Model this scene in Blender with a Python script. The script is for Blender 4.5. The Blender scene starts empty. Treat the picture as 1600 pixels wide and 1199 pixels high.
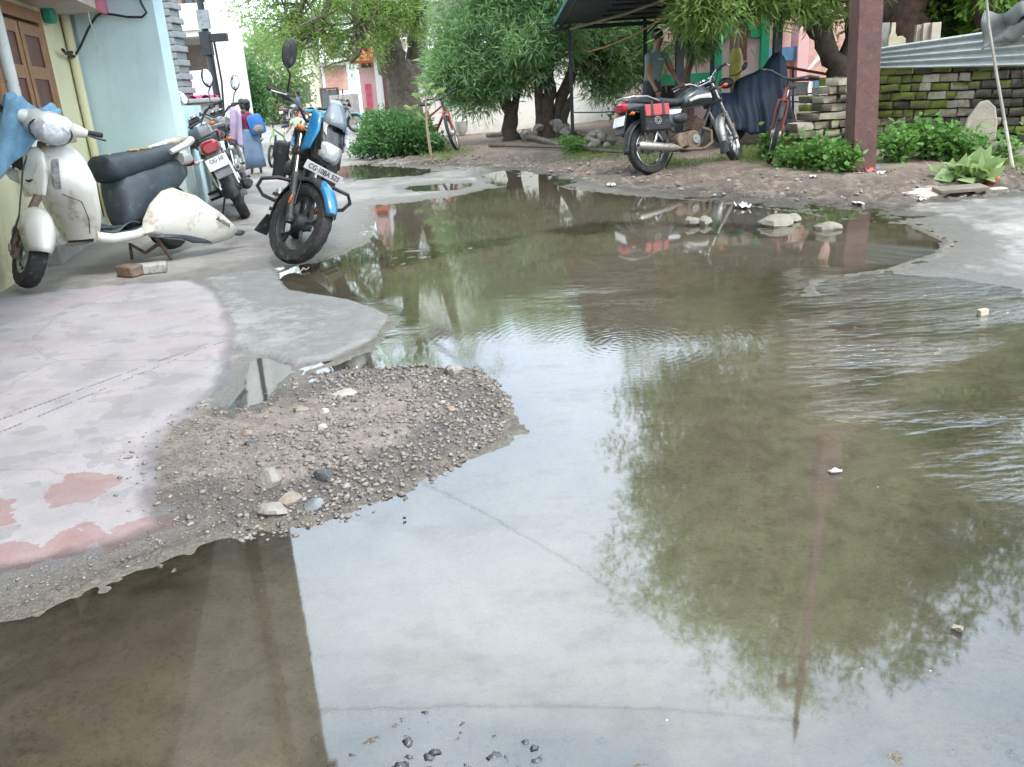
import bpy, math, random
import numpy as np
from mathutils import Vector, Matrix, noise as mnoise
R = math.radians
scene = bpy.context.scene
col = scene.collection
rng = np.random.default_rng(7)
random.seed(7)

# ------------------------------------------------------------------ camera, sky, sun, exposure
CAM_H = 1.12; FPX = 1300.0; PITCH = math.atan(462 / 1300.0); ROLL = 0.062
_f = Vector((0, math.cos(PITCH), -math.sin(PITCH))); _r = Vector((1, 0, 0)); _u = _r.cross(_f)
cr, sr = math.cos(ROLL), math.sin(ROLL)
CR = _r * cr - _u * sr; CU = _r * sr + _u * cr
cam = bpy.data.cameras.new('camera'); camo = bpy.data.objects.new('camera', cam); col.objects.link(camo)
m3 = Matrix((CR, CU, -_f)).transposed()
camo.matrix_world = Matrix.Translation((0, 0, CAM_H)) @ m3.to_4x4()
cam.sensor_fit = 'HORIZONTAL'; cam.sensor_width = 36; cam.lens = 36 * FPX / 1600
cam.clip_start = 0.05; cam.clip_end = 1500
scene.camera = camo

SUN_EL, SUN_AZ = R(58), R(150)          # azimuth clockwise from +Y
world = bpy.data.worlds.new('World'); scene.world = world; world.use_nodes = True
wn = world.node_tree; wn.nodes.clear()
wo = wn.nodes.new('ShaderNodeOutputWorld'); wb = wn.nodes.new('ShaderNodeBackground')
sky = wn.nodes.new('ShaderNodeTexSky'); sky.sky_type = 'NISHITA'; sky.sun_disc = False
sky.sun_elevation = SUN_EL; sky.sun_rotation = SUN_AZ; sky.dust_density = 3.0; sky.air_density = 1.0
tc = wn.nodes.new('ShaderNodeTexCoord'); nz = wn.nodes.new('ShaderNodeTexNoise')
nz.inputs['Scale'].default_value = 2.6; nz.inputs['Detail'].default_value = 5; nz.inputs['Roughness'].default_value = .55
wn.links.new(tc.outputs['Generated'], nz.inputs['Vector'])
rp = wn.nodes.new('ShaderNodeValToRGB'); rp.color_ramp.elements[0].position = .32; rp.color_ramp.elements[1].position = .66
rp.color_ramp.elements[0].color = (7.2, 8.7, 10.2, 1); rp.color_ramp.elements[1].color = (12.9, 14.4, 15.8, 1)
wn.links.new(nz.outputs['Fac'], rp.inputs['Fac'])
mx = wn.nodes.new('ShaderNodeMixRGB'); mx.inputs['Fac'].default_value = .82      # overcast cloud veil over the clear sky
wn.links.new(sky.outputs['Color'], mx.inputs['Color1']); wn.links.new(rp.outputs['Color'], mx.inputs['Color2'])
wb.inputs['Strength'].default_value = .15
wn.links.new(mx.outputs['Color'], wb.inputs['Color']); wn.links.new(wb.outputs['Background'], wo.inputs['Surface'])

sun = bpy.data.lights.new('sun', 'SUN'); sun.energy = 1.5; sun.angle = R(14); sun.color = (1, .95, .87)
suno = bpy.data.objects.new('sun', sun); col.objects.link(suno)
sd = Vector((math.sin(SUN_AZ) * math.cos(SUN_EL), math.cos(SUN_AZ) * math.cos(SUN_EL), math.sin(SUN_EL)))
suno.rotation_euler = sd.to_track_quat('Z', 'Y').to_euler()

vs = scene.view_settings; scene.display_settings.display_device = 'sRGB'
vs.view_transform = 'Standard'; vs.look = 'None'; vs.exposure = 1.05; vs.gamma = 1.0; vs.use_curve_mapping = False
scene.render.engine = 'CYCLES'
cy = scene.cycles; cy.use_denoising = True; cy.max_bounces = 6; cy.transparent_max_bounces = 6
cy.diffuse_bounces = 2; cy.glossy_bounces = 3; cy.transmission_bounces = 3; cy.use_adaptive_sampling = True; cy.adaptive_threshold = .025
cy.caustics_reflective = False; cy.caustics_refractive = False

# ------------------------------------------------------------------ surveying helpers: image ray -> point in the place
def ray(x, y): return _f + CR * ((x - 800) / FPX) + CU * ((599.5 - y) / FPX)
def g(x, y, z=0.0):
    d = ray(x, y); t = (z - CAM_H) / d.z; return Vector((t * d.x, t * d.y, z))
def at(x, y, Y):
    d = ray(x, y); t = Y / d.y; return Vector((t * d.x, Y, CAM_H + t * d.z))

# ------------------------------------------------------------------ noise
def vnoise(x, y, scale, seed=0, octaves=3):
    out = np.zeros_like(x, dtype=float); amp = 1.0; tot = 0
    for o in range(octaves):
        r = np.random.default_rng(seed * 31 + o); T = r.random((128, 128))
        u = x * scale * 2 ** o + 37.3 * o; v = y * scale * 2 ** o + 11.7 * o
        i = np.floor(u).astype(int); j = np.floor(v).astype(int); fu = u - i; fv = v - j
        fu = fu * fu * (3 - 2 * fu); fv = fv * fv * (3 - 2 * fv)
        a = T[i % 128, j % 128]; b = T[(i + 1) % 128, j % 128]; c = T[i % 128, (j + 1) % 128]; d = T[(i + 1) % 128, (j + 1) % 128]
        out += amp * ((a * (1 - fu) + b * fu) * (1 - fv) + (c * (1 - fu) + d * fu) * fv); tot += amp; amp *= .5
    return out / tot * 2 - 1
def sdf(poly, x, y):
    """signed distance to polygon, positive inside"""
    P = np.array([(p[0], p[1]) for p in poly]); d = np.full(x.shape, 1e9); ins = np.zeros(x.shape, bool)
    for k in range(len(P)):
        a = P[k]; b = P[(k + 1) % len(P)]; e = b - a
        t = np.clip(((x - a[0]) * e[0] + (y - a[1]) * e[1]) / (e @ e + 1e-12), 0, 1)
        d = np.minimum(d, np.hypot(x - a[0] - t * e[0], y - a[1] - t * e[1]))
        c = ((a[1] > y) != (b[1] > y)) & (x < (b[0] - a[0]) * (y - a[1]) / (b[1] - a[1] + 1e-12) + a[0]); ins ^= c
    return np.where(ins, d, -d)
def sstep(v, a, b):
    t = np.clip((v - a) / (b - a), 0, 1); return t * t * (3 - 2 * t)
def gp(pts): return [g(*p) for p in pts]

# ------------------------------------------------------------------ node materials
class NT:
    def __init__(s, name):
        s.m = bpy.data.materials.new(name); s.m.use_nodes = True; s.t = s.m.node_tree; s.t.nodes.clear()
        s.out = s.t.nodes.new('ShaderNodeOutputMaterial')
    def n(s, typ, props=None, **inp):
        nd = s.t.nodes.new('ShaderNode' + typ)
        for k, v in (props or {}).items(): setattr(nd, k, v)
        for k, v in inp.items():
            key = int(k[1:]) if k[0] == '_' and k[1:].isdigit() else k.replace('_', ' ')
            sk = nd.inputs[key]
            if isinstance(v, bpy.types.NodeSocket): s.t.links.new(v, sk)
            else:
                if isinstance(v, tuple) and len(v) == 3 and sk.type == 'RGBA': v = v + (1,)
                sk.default_value = v
        return nd
    def noise(s, scale, detail=4, rough=.6, vec=None, out='Fac'):
        vec = vec or s.obj()
        return s.n('TexNoise', Scale=scale, Detail=min(detail, 4.5), Roughness=rough, Vector=vec).outputs[out]
    def obj(s): return s.n('TexCoord').outputs['Object']
    def pos(s): return s.n('NewGeometry').outputs['Position']
    def ramp(s, fac, a, b, ca=(0, 0, 0, 1), cb=(1, 1, 1, 1)):
        nd = s.n('ValToRGB', Fac=fac); e = nd.color_ramp.elements
        e[0].position = a; e[1].position = b; e[0].color = ca if len(ca) == 4 else ca + (1,); e[1].color = cb if len(cb) == 4 else cb + (1,)
        return nd.outputs['Color']
    def mix(s, fac, a, b, mode='MIX'): return s.n('MixRGB', {'blend_type': mode}, Fac=fac, Color1=a, Color2=b).outputs['Color']
    def math(s, op, a, b=0.0, clamp=False): return s.n('Math', {'operation': op, 'use_clamp': clamp}, _0=a, _1=b).outputs[0]
    def attr(s, name): return s.n('Attribute', {'attribute_name': name}).outputs['Fac']
    def bump(s, h, strength, dist=.01, normal=None):
        k = dict(Height=h, Strength=strength, Distance=dist)
        if normal: k['Normal'] = normal
        return s.n('Bump', **k).outputs['Normal']
    def done(s, sh): s.t.links.new(sh, s.out.inputs['Surface']); return s.m
    def principled(s, **k):
        return s.n('BsdfPrincipled', **k).outputs['BSDF']
MATS = {}
def mat(name, c, rough=.6, metal=0.0, var=.25, scale=6.0, dirt=0.0, dirtc=(.16, .13, .1), bump=.0, bscale=60, coat=0.0, spec=.5, trans=0.0):
    """painted / plain surface with grain, blotches and dirt"""
    if name in MATS: return MATS[name]
    t = NT(name); o = t.obj()
    dark = tuple(v * (1 - var) for v in c); lite = tuple(min(1, v * (1 + var * .6)) for v in c)
    cc = t.mix(t.ramp(t.noise(scale, 5, .65, o), .3, .7), dark, lite)
    rg = rough
    if dirt > 0:
        d = t.ramp(t.noise(scale * 2.3, 7, .7, o), .62 - dirt * .35, .72 - dirt * .25)
        cc = t.mix(t.math('MULTIPLY', d, .8), cc, dirtc)
        rg = t.math('ADD', rough, t.math('MULTIPLY', d, .85 - rough))
    k = dict(Base_Color=cc, Roughness=rg, Metallic=metal)
    if bump > 0: k['Normal'] = t.bump(t.noise(bscale, 4, .6, o), bump, .01)
    nd = t.n('BsdfPrincipled', **k)
    nd.inputs['Coat Weight'].default_value = coat; nd.inputs['Coat Roughness'].default_value = .08
    nd.inputs['Specular IOR Level'].default_value = spec
    nd.inputs['Transmission Weight'].default_value = trans
    MATS[name] = t.done(nd.outputs['BSDF']); return MATS[name]

def wallmat(name, c, stain=(.30, .27, .22), amt=.6):
    """limewashed plaster: rain streaks, mud splash at the foot, peeled flakes, hairline relief"""
    if name in MATS: return MATS[name]
    t = NT(name); P = t.pos(); z = t.n('SeparateXYZ', Vector=P).outputs[2]
    cc = t.mix(t.ramp(t.noise(1.6, 6, .65, P), .3, .7), tuple(v * .90 for v in c), tuple(min(1, v * 1.05) for v in c))
    stk = t.ramp(t.noise(7, 6, .7, t.n('Mapping', Vector=P, Scale=(1, 1, .12)).outputs[0]), .56, .74); cc = t.mix(t.math('MULTIPLY', stk, .32 * amt), cc, stain)
    spl = t.ramp(t.math('SUBTRACT', t.math('ADD', t.noise(6, 7, .75, P), .08), t.math('MULTIPLY', z, .75)), .28, .52); cc = t.mix(t.math('MULTIPLY', spl, .75 * amt), cc, stain)
    fl = t.ramp(t.noise(4.2, 8, .62, P), .68, .70); cc = t.mix(t.math('MULTIPLY', fl, .6 * amt), cc, tuple(v * .55 + .12 for v in c))
    h = t.math('ADD', t.math('MULTIPLY', t.noise(22, 5, .6, P), .6), t.math('MULTIPLY', fl, -.4))
    MATS[name] = t.done(t.principled(Base_Color=cc, Roughness=.88, Normal=t.bump(h, .35, .012))); return MATS[name]

# ------------------------------------------------------------------ mesh builder
class MB:
    def __init__(s, M=None): s.v = []; s.f = []; s.M = M; s.mi = []
    def add(s, vs, fs, mi=0):
        b = len(s.v)
        if s.M is not None: vs = [s.M @ Vector(p) for p in vs]
        s.v += [tuple(p) for p in vs]; s.f += [tuple(i + b for i in f) for f in fs]; s.mi += [mi] * len(fs); return s
    def box(s, c, d, rot=None, top=1.0):
        c = Vector(c); hx, hy, hz = d[0] / 2, d[1] / 2, d[2] / 2; vs = []
        for z in (-1, 1):
            k = top if z > 0 else 1
            for x, y in ((-1, -1), (1, -1), (1, 1), (-1, 1)):
                p = Vector((x * hx * k, y * hy * k, z * hz))
                if rot is not None: p = rot @ p
                vs.append(c + p)
        return s.add(vs, [(3, 2, 1, 0), (4, 5, 6, 7), (0, 1, 5, 4), (1, 2, 6, 5), (2, 3, 7, 6), (3, 0, 4, 7)])
    def bx(s, x0, x1, y0, y1, z0, z1): return s.box(((x0 + x1) / 2, (y0 + y1) / 2, (z0 + z1) / 2), (x1 - x0, y1 - y0, z1 - z0))
    def loft(s, rings, cap=True, closed=True, mi=0):
        n = len(rings[0]); vs = [p for r in rings for p in r]; fs = []
        for i in range(len(rings) - 1):
            for j in range(n if closed else n - 1):
                k = (j + 1) % n; fs.append((i * n + j, i * n + k, (i + 1) * n + k, (i + 1) * n + j))
        if cap: fs.append(tuple(range(n - 1, -1, -1))); fs.append(tuple((len(rings) - 1) * n + j for j in range(n)))
        return s.add(vs, fs, mi)
    def tube(s, pts, r, n=8, cap=True, flat=1.0):
        pts = [Vector(p) for p in pts]; rr = r if isinstance(r, (list, tuple)) else [r] * len(pts); rings = []; pu = None
        for i, p in enumerate(pts):
            t = (pts[min(i + 1, len(pts) - 1)] - pts[max(i - 1, 0)]).normalized()
            if pu is None: pu = t.cross(Vector((0, 0, 1)) if abs(t.z) < .9 else Vector((1, 0, 0))).normalized()
            u = (pu - t * pu.dot(t)).normalized(); w = t.cross(u); pu = u
            rings.append([p + (u * math.cos(2 * math.pi * k / n) + w * math.sin(2 * math.pi * k / n) * flat) * rr[i] for k in range(n)])
        return s.loft(rings, cap)
    def cyl(s, a, b, r, n=16, r2=None): return s.tube([a, b], [r, r if r2 is None else r2], n)
    def lathe(s, prof, c=(0, 0, 0), axis='z', n=24, cap=False):
        c = Vector(c); rings = []
        for rad, h in prof:
            ring = []
            for k in range(n):
                a = 2 * math.pi * k / n; u, w = rad * math.cos(a), rad * math.sin(a)
                ring.append(c + (Vector((u, w, h)) if axis == 'z' else Vector((u, h, w)) if axis == 'y' else Vector((h, u, w))))
            rings.append(ring)
        return s.loft(rings, cap)
    def ell(s, c, r, n=12, m=8, rot=None):
        c = Vector(c); vs = [Vector((0, 0, -1))]; fs = []
        for i in range(1, m):
            th = -math.pi / 2 + math.pi * i / m
            vs += [Vector((math.cos(th) * math.cos(2 * math.pi * k / n), math.cos(th) * math.sin(2 * math.pi * k / n), math.sin(th))) for k in range(n)]
        vs.append(Vector((0, 0, 1))); L = len(vs) - 1
        for k in range(n): fs.append((0, 1 + (k + 1) % n, 1 + k)); fs.append((L, 1 + (m - 2) * n + k, 1 + (m - 2) * n + (k + 1) % n))
        for i in range(m - 2):
            for k in range(n): a = 1 + i * n + k; b = 1 + i * n + (k + 1) % n; fs.append((a, b, b + n, a + n))
        out = []
        for p in vs:
            q = Vector((p.x * r[0], p.y * r[1], p.z * r[2]))
            out.append(c + (rot @ q if rot is not None else q))
        return s.add(out, fs)
    def prism(s, poly, t0, t1, plane='xz'):
        def P(a, b, h): return Vector((a, h, b)) if plane == 'xz' else Vector((a, b, h)) if plane == 'xy' else Vector((h, a, b))
        n = len(poly); vs = [P(a, b, t0) for a, b in poly] + [P(a, b, t1) for a, b in poly]
        return s.add(vs, [tuple(range(n - 1, -1, -1)), tuple(range(n, 2 * n))] + [(i, (i + 1) % n, n + (i + 1) % n, n + i) for i in range(n)])
    def panel(s, poly, y0, bulge, thick=.012, k=.72):
        """domed plate: outline in xz, bulging along y"""
        n = len(poly); cx = sum(p[0] for p in poly) / n; cz = sum(p[1] for p in poly) / n
        rings = []
        for kk, bb in ((1, -thick * (1 if bulge > 0 else -1)), (1, 0), (.93, bulge * .45), (k, bulge * .82), (.35, bulge)):
            rings.append([Vector((cx + (a - cx) * kk, y0 + bb, cz + (b - cz) * kk)) for a, b in poly])
        return s.loft(rings, True)
    def grid(s, fn, nu, nv):
        vs = [fn(i / nu, j / nv) for i in range(nu + 1) for j in range(nv + 1)]
        return s.add(vs, [(i * (nv + 1) + j, (i + 1) * (nv + 1) + j, (i + 1) * (nv + 1) + j + 1, i * (nv + 1) + j + 1) for i in range(nu) for j in range(nv)])
    def build(s, name, m, parent=None, smooth=True, ang=40, bevel=0, solid=0, subsurf=0, kind=None):
        me = bpy.data.meshes.new(name); me.from_pydata(s.v, [], s.f)
        for mm in (m if isinstance(m, (list, tuple)) else [m]): me.materials.append(mm)
        if any(s.mi): me.polygons.foreach_set('material_index', s.mi)
        if smooth:
            me.polygons.foreach_set('use_smooth', [True] * len(me.polygons)); me.set_sharp_from_angle(angle=R(ang))
        me.update()
        o = bpy.data.objects.new(name, me); col.objects.link(o)
        if parent: o.parent = parent
        if solid: md = o.modifiers.new('solid', 'SOLIDIFY'); md.thickness = solid; md.offset = 0
        if bevel: md = o.modifiers.new('bevel', 'BEVEL'); md.width = bevel; md.segments = 2; md.limit_method = 'ANGLE'; md.angle_limit = R(40)
        if subsurf: md = o.modifiers.new('sub', 'SUBSURF'); md.levels = subsurf; md.render_levels = subsurf
        if kind: o['kind'] = kind
        return o
def sring(c, wy, wz, n=16, e=2.5, pitch=0.0, flat=0.0):
    """superellipse ring across X; flat lifts the bottom half towards the centre"""
    out = []
    for k in range(n):
        a = 2 * math.pi * k / n; ca, sa = math.cos(a), math.sin(a)
        y = math.copysign(abs(ca) ** (2 / e), ca) * wy; z = math.copysign(abs(sa) ** (2 / e), sa) * wz
        if z < 0: z *= 1 - flat
        out.append(Vector((c[0] - z * math.sin(pitch), c[1] + y, c[2] + z * math.cos(pitch))))
    return out
def tag(o, label, cat, group=None):
    o['label'] = label; o['category'] = cat
    if group: o['group'] = group
    return o
def thing(name, label, cat, loc=(0, 0, 0), rz=0.0, group=None):
    o = bpy.data.objects.new(name, None); col.objects.link(o); o.empty_display_size = .1
    o.location = loc; o.rotation_euler = (0, 0, rz); tag(o, label, cat, group); return o
def ynode(o): return o
def fastmesh(name, V, F, m, parent=None, kind=None, smooth=False):
    """numpy arrays -> mesh object; F is (n,3) or (n,4)"""
    me = bpy.data.meshes.new(name); V = np.asarray(V, np.float32); F = np.asarray(F, np.int32); k = F.shape[1]
    me.vertices.add(len(V)); me.vertices.foreach_set('co', V.ravel())
    me.loops.add(F.size); me.loops.foreach_set('vertex_index', F.ravel())
    me.polygons.add(len(F)); me.polygons.foreach_set('loop_start', np.arange(0, F.size, k, dtype=np.int32))
    if smooth: me.polygons.foreach_set('use_smooth', np.ones(len(F), bool))
    me.update(calc_edges=True); me.materials.append(m)
    o = bpy.data.objects.new(name, me); col.objects.link(o)
    if parent: o.parent = parent
    if kind: o['kind'] = kind
    return o
# ------------------------------------------------------------------ ground sheet and puddle
WATER = gp([(-300, 1199), (-300, 1010), (0, 960), (120, 915), (250, 868), (330, 832), (400, 815), (460, 812), (520, 795), (600, 765), (680, 728), (740, 704), (785, 690), (812, 674),
            (785, 645), (765, 608), (728, 583), (660, 578), (580, 580), (500, 590), (470, 582), (520, 566), (570, 545), (605, 505), (575, 480), (520, 470), (440, 470), (425, 440), (440, 418),
            (520, 402), (570, 378), (575, 350), (580, 322), (650, 314), (700, 308), (760, 294), (850, 286), (905, 297), (990, 305), (1090, 312), (1180, 322), (1260, 332), (1320, 342), (1420, 350), (1485, 378), (1470, 395),
            (1400, 420), (1280, 440), (1270, 460), (1600, 470), (1800, 480), (1900, 1199)])
WATER += [Vector((2.6, .2, 0)), Vector((-2.6, .2, 0))]
SMALLP = gp([(372, 578), (400, 560), (452, 559), (458, 574), (434, 600), (408, 636), (378, 656), (350, 648)])
FARP = [gp(p) for p in ([(520, 262), (560, 258), (640, 262), (690, 268), (640, 276), (560, 282), (515, 290)], [(640, 292), (700, 286), (740, 288), (720, 297), (650, 300)],
                        [(755, 272), (800, 266), (850, 272), (900, 285), (860, 292), (780, 290)], [(1270, 318), (1330, 320), (1420, 340), (1380, 345), (1290, 338)])]
MOUND = gp([(255, 690), (330, 645), (400, 630), (470, 604), (560, 584), (650, 580), (720, 584), (736, 604), (752, 640), (742, 672), (710, 698), (640, 742), (560, 782), (500, 800), (450, 812), (390, 816), (300, 806), (245, 785), (238, 735)])
PAD = gp([(-200, 478), (0, 468), (120, 455), (300, 440), (335, 452), (356, 480), (372, 525), (364, 565), (348, 612), (315, 642), (262, 682), (242, 735), (250, 792), (278, 828), (200, 862), (100, 888), (0, 908), (-250, 960)])
REDS = [gp(p) for p in ([(80, 765), (120, 745), (165, 752), (182, 770), (150, 800), (85, 795)], [(-60, 800), (20, 808), (26, 835), (-60, 850)], [(-100, 880), (0, 868), (130, 830), (240, 818), (285, 828), (200, 862), (0, 912), (-100, 930)], [(240, 825), (262, 815), (285, 830), (255, 845)])]
SLAB = gp([(325, 438), (425, 420), (450, 455), (545, 470), (610, 492), (585, 530), (515, 562), (458, 572), (415, 558), (368, 549), (374, 522), (352, 475)])
DIRT = gp([(560, 250), (640, 258), (760, 262), (880, 278), (1000, 296), (1120, 312), (1260, 324), (1380, 336), (1450, 318), (1600, 303)]) + [Vector((9, 7.9, 0)), Vector((30, 8, 0)), Vector((30, 30, 0)), Vector((-1.5, 30, 0)), Vector((-2.4, 20, 0))]
FLOW = gp([(1265, 432), (1380, 425), (1500, 430), (1620, 450), (1620, 490), (1520, 520), (1440, 560), (1360, 640), (1310, 640), (1285, 560)])
FLOW2 = gp([(1350, 640), (1450, 615), (1620, 600), (1620, 770), (1520, 740), (1400, 700)])
NEAR = gp([(380, 1300), (470, 1150), (560, 1060), (660, 1090), (760, 1110), (900, 1130), (1050, 1180), (1250, 1190), (1400, 1150), (1620, 1130), (1650, 1320)])
BARS = [gp(p) for p in ([(560, 402), (640, 388), (740, 378), (800, 372), (770, 385), (690, 402), (600, 420)], [(860, 362), (930, 350), (1000, 346), (985, 358), (900, 368)], [(1050, 350), (1150, 352), (1250, 350), (1330, 352), (1300, 372), (1180, 372), (1090, 364)], [(985, 330), (1080, 322), (1020, 336)])]
ROLLM = gp([(420, 470), (560, 480), (620, 520), (540, 540), (440, 520)])

def gfield(X, Y):
    n1 = vnoise(X, Y, 1.1, 1, 4); n2 = vnoise(X, Y, 7, 2, 3); n3 = vnoise(X, Y, 24, 3, 2)
    jit = .05 * n2 + .02 * n3
    z = .022 + .006 * n1 + .003 * n2
    fw = sdf(WATER, X, Y) + jit
    deep = -.006 * sstep(fw, 0, .12) - .010 * sstep(fw, .06, .45) - .026 * sstep(fw, .25, 1.1) + .006 * n1 + .0035 * n2
    z = np.where(fw > 0, np.minimum(z, .012 * (1 - sstep(fw, 0, .05)) + deep), z - .021 * sstep(fw, -.40, .02))
    z = z + .004 * vnoise(X, Y, 25, 51, 2) * (1 - sstep(np.abs(fw + .1), .25, .6))
    # right-hand film where water runs off, and the stony shallows near the camera
    fl = np.maximum(sstep(sdf(FLOW, X, Y) + jit, -.12, .15), sstep(sdf(FLOW2, X, Y) + jit, -.1, .2))
    z = z * (1 - fl) + fl * (-.004 + .004 * n2 + .003 * n3)
    ne = sstep(sdf(NEAR, X, Y) + .12 * n2, -.15, .1); nn = vnoise(X, Y, 30, 9, 3)
    z = z * (1 - ne) + ne * (-.0058 + .0125 * np.clip(nn, 0, 1) + .003 * n2)
    for b in BARS:
        w = sstep(sdf(b, X, Y) + 1.2 * jit, -.2, .06); z = z * (1 - w) + w * (-.004 + .007 * vnoise(X * .5, Y * 1.6, 9, 14, 3) + .004 * n3)
    sp = sdf(SMALLP, X, Y) + .5 * jit; z = np.where(sp > -.06, np.minimum(z, .012 - .02 * sstep(sp, -.06, .03)), z)
    for p in FARP:
        w = sdf(p, X, Y) + 3 * jit; z = np.where(w > -.2, np.minimum(z, .02 - .03 * sstep(w, -.2, .05)), z)
    mo = sdf(MOUND, X, Y) + .9 * jit + .03 * vnoise(X, Y, 14, 40, 2); mw = sstep(mo, -.06, .36)
    z = np.where(mo > -.05, np.maximum(z, -.004 + .036 * mw + .010 * n2 * mw + .010 * n3 * mw), z)
    sl = sdf(SLAB, X, Y) + .25 * jit; z = np.where(sl > 0, np.maximum(z, .006 + .014 * sstep(sl, 0, .03) + .002 * n1 - .012 * sstep(X, -1.0, -.55)), z)
    pd = sdf(PAD, X, Y) + .35 * jit; z = np.where(pd > -.1, np.maximum(z, .03 * sstep(pd, -.1, .15) + .002 * n1), z)
    dr = sdf(DIRT, X, Y) + 2 * jit; dw = sstep(dr, 0, 1.6)
    trk = np.abs(vnoise(X * .45, Y * 2.2, 1.3, 12, 3)); 
    z = z + dw * (.07 + .03 * n1) + sstep(dr, -.3, .2) * (1 - sstep(dr, .7, 1.6)) * (.06 * (trk - .25) + .03 * n2 + .022 * n3) + .012 * n2 * dw + sstep(dr, 1.5, 5) * .12
    masks = dict(a_pad=sstep(pd, -.06, .06), a_dirt=sstep(dr, -.25, .35), a_mud=np.maximum(sstep(mo, -.2, .15), 0),
                 a_slab=sstep(sl, -.02, .02), a_red=np.max([sstep(sdf(p, X, Y) + 1.2 * jit, -.04, .04) for p in REDS], axis=0),
                 a_wet=np.clip(np.maximum(sstep(.034 - z, 0, .022), sstep(fw, -.5, -.05)) * (1 - .75 * sstep(dr, .9, 1.8)) * (1 - .85 * sstep(pd, 0, .12)) * (1 - .55 * sstep(mo, .08, .25)), 0, 1),
                 a_water=sstep(fw, -.2, .1), a_churn=sstep(dr, -.5, .0) * (1 - sstep(dr + .6 * n2, .8, 2.2)))
    return z, masks
def axis(segs):
    out = []
    for a, b, s in segs: out += list(np.arange(a, b, s))
    return np.array(out)
gx = axis([(-120, -20, 10), (-20, -8, 1), (-8, -4, .15), (-4, 5.2, .02), (5.2, 9, .08), (9, 20, .6), (20, 130, 10)])
ys = [-40, -20, -10, -5, -2, -1, -.5, 0, .3, .6]; yy = .75
while yy < 14: ys.append(yy); yy += max(.011, .0062 * yy)
while yy < 60: ys.append(yy); yy *= 1.03
while yy < 1200: ys.append(yy); yy *= 1.25
gy = np.array(ys)
X, Y = np.meshgrid(gx, gy); Z, masks = gfield(X, Y)
nx, ny = len(gx), len(gy)
I = np.arange(nx * ny).reshape(ny, nx)
F = np.stack([I[:-1, :-1], I[:-1, 1:], I[1:, 1:], I[1:, :-1]], -1).reshape(-1, 4)

t = NT('ground_surface'); P = t.pos()
nA = t.noise(1.3, 6, .6, P); nB = t.noise(9, 6, .65, P); nC = t.noise(60, 5, .7, P); nD = t.noise(260, 3, .7, P)
road = t.mix(t.ramp(nA, .3, .7), (.37, .345, .32), (.27, .25, .23)); road = t.mix(t.math('MULTIPLY', nB, .5), road, (.41, .385, .355)); road = t.mix(t.ramp(t.noise(16, 7, .75, P), .60, .70), road, (.20, .18, .16))
mud = t.mix(t.ramp(nB, .35, .65), (.24, .20, .175), (.15, .125, .108)); mud = t.mix(t.ramp(nC, .45, .7), mud, (.33, .28, .24))
bed = t.mix(t.ramp(nB, .35, .65), (.42, .35, .25), (.26, .21, .15)); bed = t.mix(t.ramp(nC, .50, .64), bed, (.15, .12, .085)); bed = t.mix(t.ramp(t.noise(34, 6, .75, P), .56, .66), bed, (.13, .105, .08)); bed = t.mix(t.ramp(t.noise(75, 3, .6, P), .66, .72), bed, (.36, .31, .24)); bed = t.mix(t.ramp(nA, .4, .62), bed, t.mix(.5, bed, (.18, .165, .13)))
dirt = t.mix(t.ramp(nB, .35, .68), (.26, .195, .15), (.15, .11, .085)); dirt = t.mix(t.ramp(nC, .5, .75), dirt, (.33, .27, .225))
pad = t.mix(t.ramp(t.noise(3.2, 5, .6, P), .40, .58), (.27, .25, .255), (.325, .30, .302))
st = t.ramp(t.noise(5.5, 6, .6, t.n('Mapping', Vector=P, Scale=(1, 1.0, 1)).outputs[0]), .555, .575); pad = t.mix(t.math('MULTIPLY', st, .6), pad, (.215, .198, .198))
pad = t.mix(t.ramp(t.noise(1.6, 4, .6, P), .52, .66), pad, (.31, .262, .264)); pad = t.mix(t.ramp(nC, .60, .74), pad, (.24, .205, .20)); pad = t.mix(t.math('MULTIPLY', t.ramp(t.noise(2.3, 8, .75, P), .5, .62), .35), pad, (.22, .20, .195)); crk = t.ramp(t.n('TexVoronoi', {'feature': 'DISTANCE_TO_EDGE'}, Scale=.75, Vector=t.mix(.12, P, t.noise(3, 4, .6, P, 'Color'))).outputs['Distance'], .0, .006, (1, 1, 1, 1), (0, 0, 0, 1)); pad = t.mix(t.math('MULTIPLY', crk, .28), pad, (.12, .10, .09))
redm = t.ramp(t.math('ADD', t.attr('a_red'), t.math('MULTIPLY', t.math('SUBTRACT', t.noise(8, 8, .7, P), .5), 2.4)), .60, .68); pad = t.mix(t.math('MULTIPLY', redm, t.math('ADD', .3, t.math('MULTIPLY', nB, .7))), pad, (.24, .125, .115))
slab = t.mix(t.ramp(nB, .35, .7), (.37, .365, .35), (.28, .275, .265))
c = t.mix(t.attr('a_water'), road, bed)
c = t.mix(t.attr('a_dirt'), c, dirt)
c = t.mix(t.math('MULTIPLY', t.attr('a_churn'), t.ramp(t.noise(6, 7, .72, P), .36, .50)), c, t.mix(nC, (.075, .058, .045), (.15, .12, .095)))
edge = lambda a, w=.35: t.ramp(t.math('ADD', t.attr(a), t.math('MULTIPLY', t.math('SUBTRACT', nB, .5), w * 2)), .42, .58)
c = t.mix(edge('a_slab', .15), c, slab); c = t.mix(edge('a_mud', .5), c, mud); c = t.mix(edge('a_pad', .45), c, pad)
wet = t.ramp(t.math('ADD', t.attr('a_wet'), t.math('MULTIPLY', t.math('SUBTRACT', nB, .5), .7)), .3, .75)
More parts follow.
